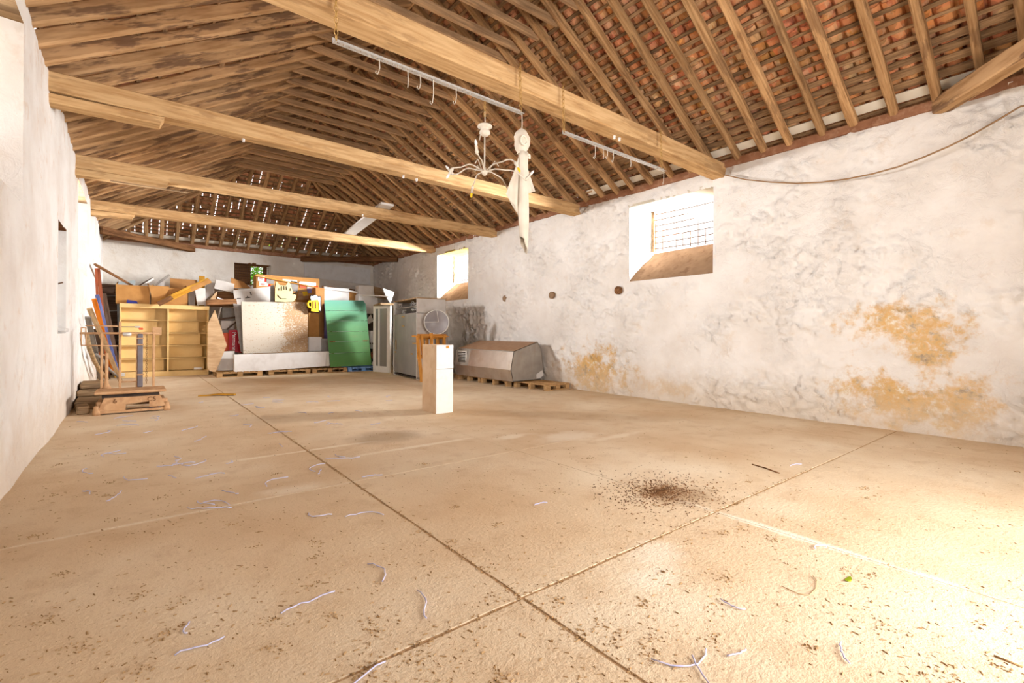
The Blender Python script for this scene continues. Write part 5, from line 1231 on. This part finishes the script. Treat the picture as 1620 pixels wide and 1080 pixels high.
special = [(1030, 1045, 0.34, 'curly lilac twine scrap on the floor at the bottom right'), (1095, 1040, 0.22, 'lilac twine scrap beside the curly one at the bottom right'), (1180, 1030, 0.12, 'short straight lilac twine scrap at the bottom right'), (1345, 1052, 0.16, 'tiny looped lilac twine scrap nearest the bottom right corner'),
           (530, 938, 0.3, 'lilac twine strand lying left of the crossing floor joints'), (605, 922, 0.3, 'pale lilac twine strand right of the tangled one'), (660, 935, 0.3, 'tangled lilac twine near the crossing floor joints'), (610, 1050, 0.34, 'long lilac twine strand at the bottom edge of the picture'), (355, 1010, 0.2, 'lilac twine scrap at the lower left of the floor'), (300, 985, 0.12, 'small lilac twine scrap at the lower left'), (1140, 950, 0.14, 'small wavy lilac twine scrap right of the crossing joints'), (1290, 870, 0.14, 'small lilac twine scrap on the pale right-hand slab'), (845, 800, 0.14, 'faint lilac twine scrap left of the dark chippings'), (1250, 738, 0.2, 'lilac twine scrap near the long twig')]
for i, (px, py, L, lb) in enumerate(special):
    p = fl_at(px, py); tag(twine(p.x, p.y, L, 500 + i), lb, 'twine', 'lilac twine scraps on the floor')
for i in range(70):
    px = rq.uniform(60, 620); py = 628 + 190 * rq.random() ** 1.6
    p = fl_at(px, py)
    if p.x < XL + 0.15: continue
    tag(twine(p.x, p.y, rq.uniform(0.15, 0.4), 700 + i), 'faded lilac twine scrap strewn over the left half of the floor', 'twine', 'lilac twine scraps over the left of the floor')
# chaff: uncountable flecks of straw, dung and grit
m = MB()
def fleck(x, y, L, w, a, h):
    d = Vector((cos(a), sin(a), 0)) * L / 2; n = Vector((-sin(a), cos(a), 0)) * w / 2; c = Vector((x, y, 0.0005))
    m.add([c - d - n, c + d - n, c + d + n, c - d + n, c - d * 0.7 + Vector((0, 0, h)), c + d * 0.7 + Vector((0, 0, h))], [(0, 1, 5, 4), (1, 2, 5), (2, 3, 4, 5), (3, 0, 4)])
for k in range(4200):
    px = rq.uniform(-60, 1680); py = 640 + 440 * rq.random() ** 1.1; p = fl_at(px, py)
    if not (XL + 0.1 < p.x < XR - 0.1 and p.y < 14): continue
    if noise.noise(Vector((p.x * 1.7, p.y * 1.7, 3))) < rq.uniform(-0.5, 0.35): continue
    s = rq.uniform(0.3, 0.9)
    fleck(p.x, p.y, rq.uniform(0.012, 0.035) * s, rq.uniform(0.004, 0.011) * s, rq.uniform(0, pi), rq.uniform(0.002, 0.006) * s)
for k in range(75):                                     # small clumps
    px = rq.uniform(0, 1620); py = rq.uniform(700, 1080); p = fl_at(px, py)
    if not (XL + 0.2 < p.x < XR - 0.2): continue
    for j in range(rq.randint(8, 26)): fleck(p.x + rq.gauss(0, 0.03), p.y + rq.gauss(0, 0.022), rq.uniform(0.004, 0.016), rq.uniform(0.002, 0.006), rq.uniform(0, pi), rq.uniform(0.002, 0.006))
for k in range(800):                                    # dirt gathered along the open joints
    if k % 2: x, y = 1.5 + rq.gauss(0, 0.014), rq.uniform(0.2, 7)
    else: x, y = rq.uniform(0.2, 5.2), 1.79 + rq.gauss(0, 0.014)
    fleck(x, y, rq.uniform(0.005, 0.014), rq.uniform(0.003, 0.007), rq.uniform(0, pi), rq.uniform(0.002, 0.006))
tag(m.build('chaff', M_straw, fix=False, origin=(0, 0, 0)), 'brown straw flecks and chaff scattered over the floor', 'chaff', kind='stuff')
m = MB()
for k in range(1700):
    t = rq.uniform(0, 2 * pi); r = abs(rq.gauss(0, 0.26))
    fleck(3.42 + r * cos(t) * 1.25 + rq.gauss(0, 0.03), 2.3 + r * sin(t), rq.uniform(0.006, 0.016), rq.uniform(0.004, 0.010), rq.uniform(0, pi), rq.uniform(0.002, 0.006))
tag(m.build('chippings', M_oldbrown, fix=False, origin=(0, 0, 0)), 'dark wood chippings spread in a patch on the floor', 'chippings', kind='stuff')
p = fl_at(1342, 917); o = MB().prism([(p.x + 0.035 * cos(t) , p.y + 0.014 * sin(t), 0.003 + 0.004 * cos(2 * t)) for t in [k * pi / 5 for k in range(10)]], (0, 0, 0.002)).build('leaf', M_leaf); tag(o, 'small green leaf lying on the pale floor at the right', 'leaf')
a, b = fl_at(1190, 735), fl_at(1233, 749); tag(MB().tube([a + Vector((0, 0, .006)), (a + b) / 2 + Vector((0.01, 0, .008)), b + Vector((0, 0, .006))], 0.006, 5).build('twig', M_oldbrown), 'straight dark twig on the floor behind the chippings', 'twig')
P = [fl_at(*q) + Vector((0, 0, 0.005)) for q in ((1236, 928), (1262, 940), (1280, 943), (1291, 932), (1292, 920), (1286, 912))]; tag(MB().tube(P, 0.0022, 5).build('straw_stalk', M_plank['tan']), 'bent straw stalk on the floor left of the green leaf', 'straw')
a, b = fl_at(1572, 1038), fl_at(1618, 1056); tag(MB().tube([a + Vector((0, 0, .004)), b + Vector((0, 0, .004))], 0.004, 5).build('straw_stalk', M_straw), 'dark stalk on the floor at the bottom right corner', 'straw')
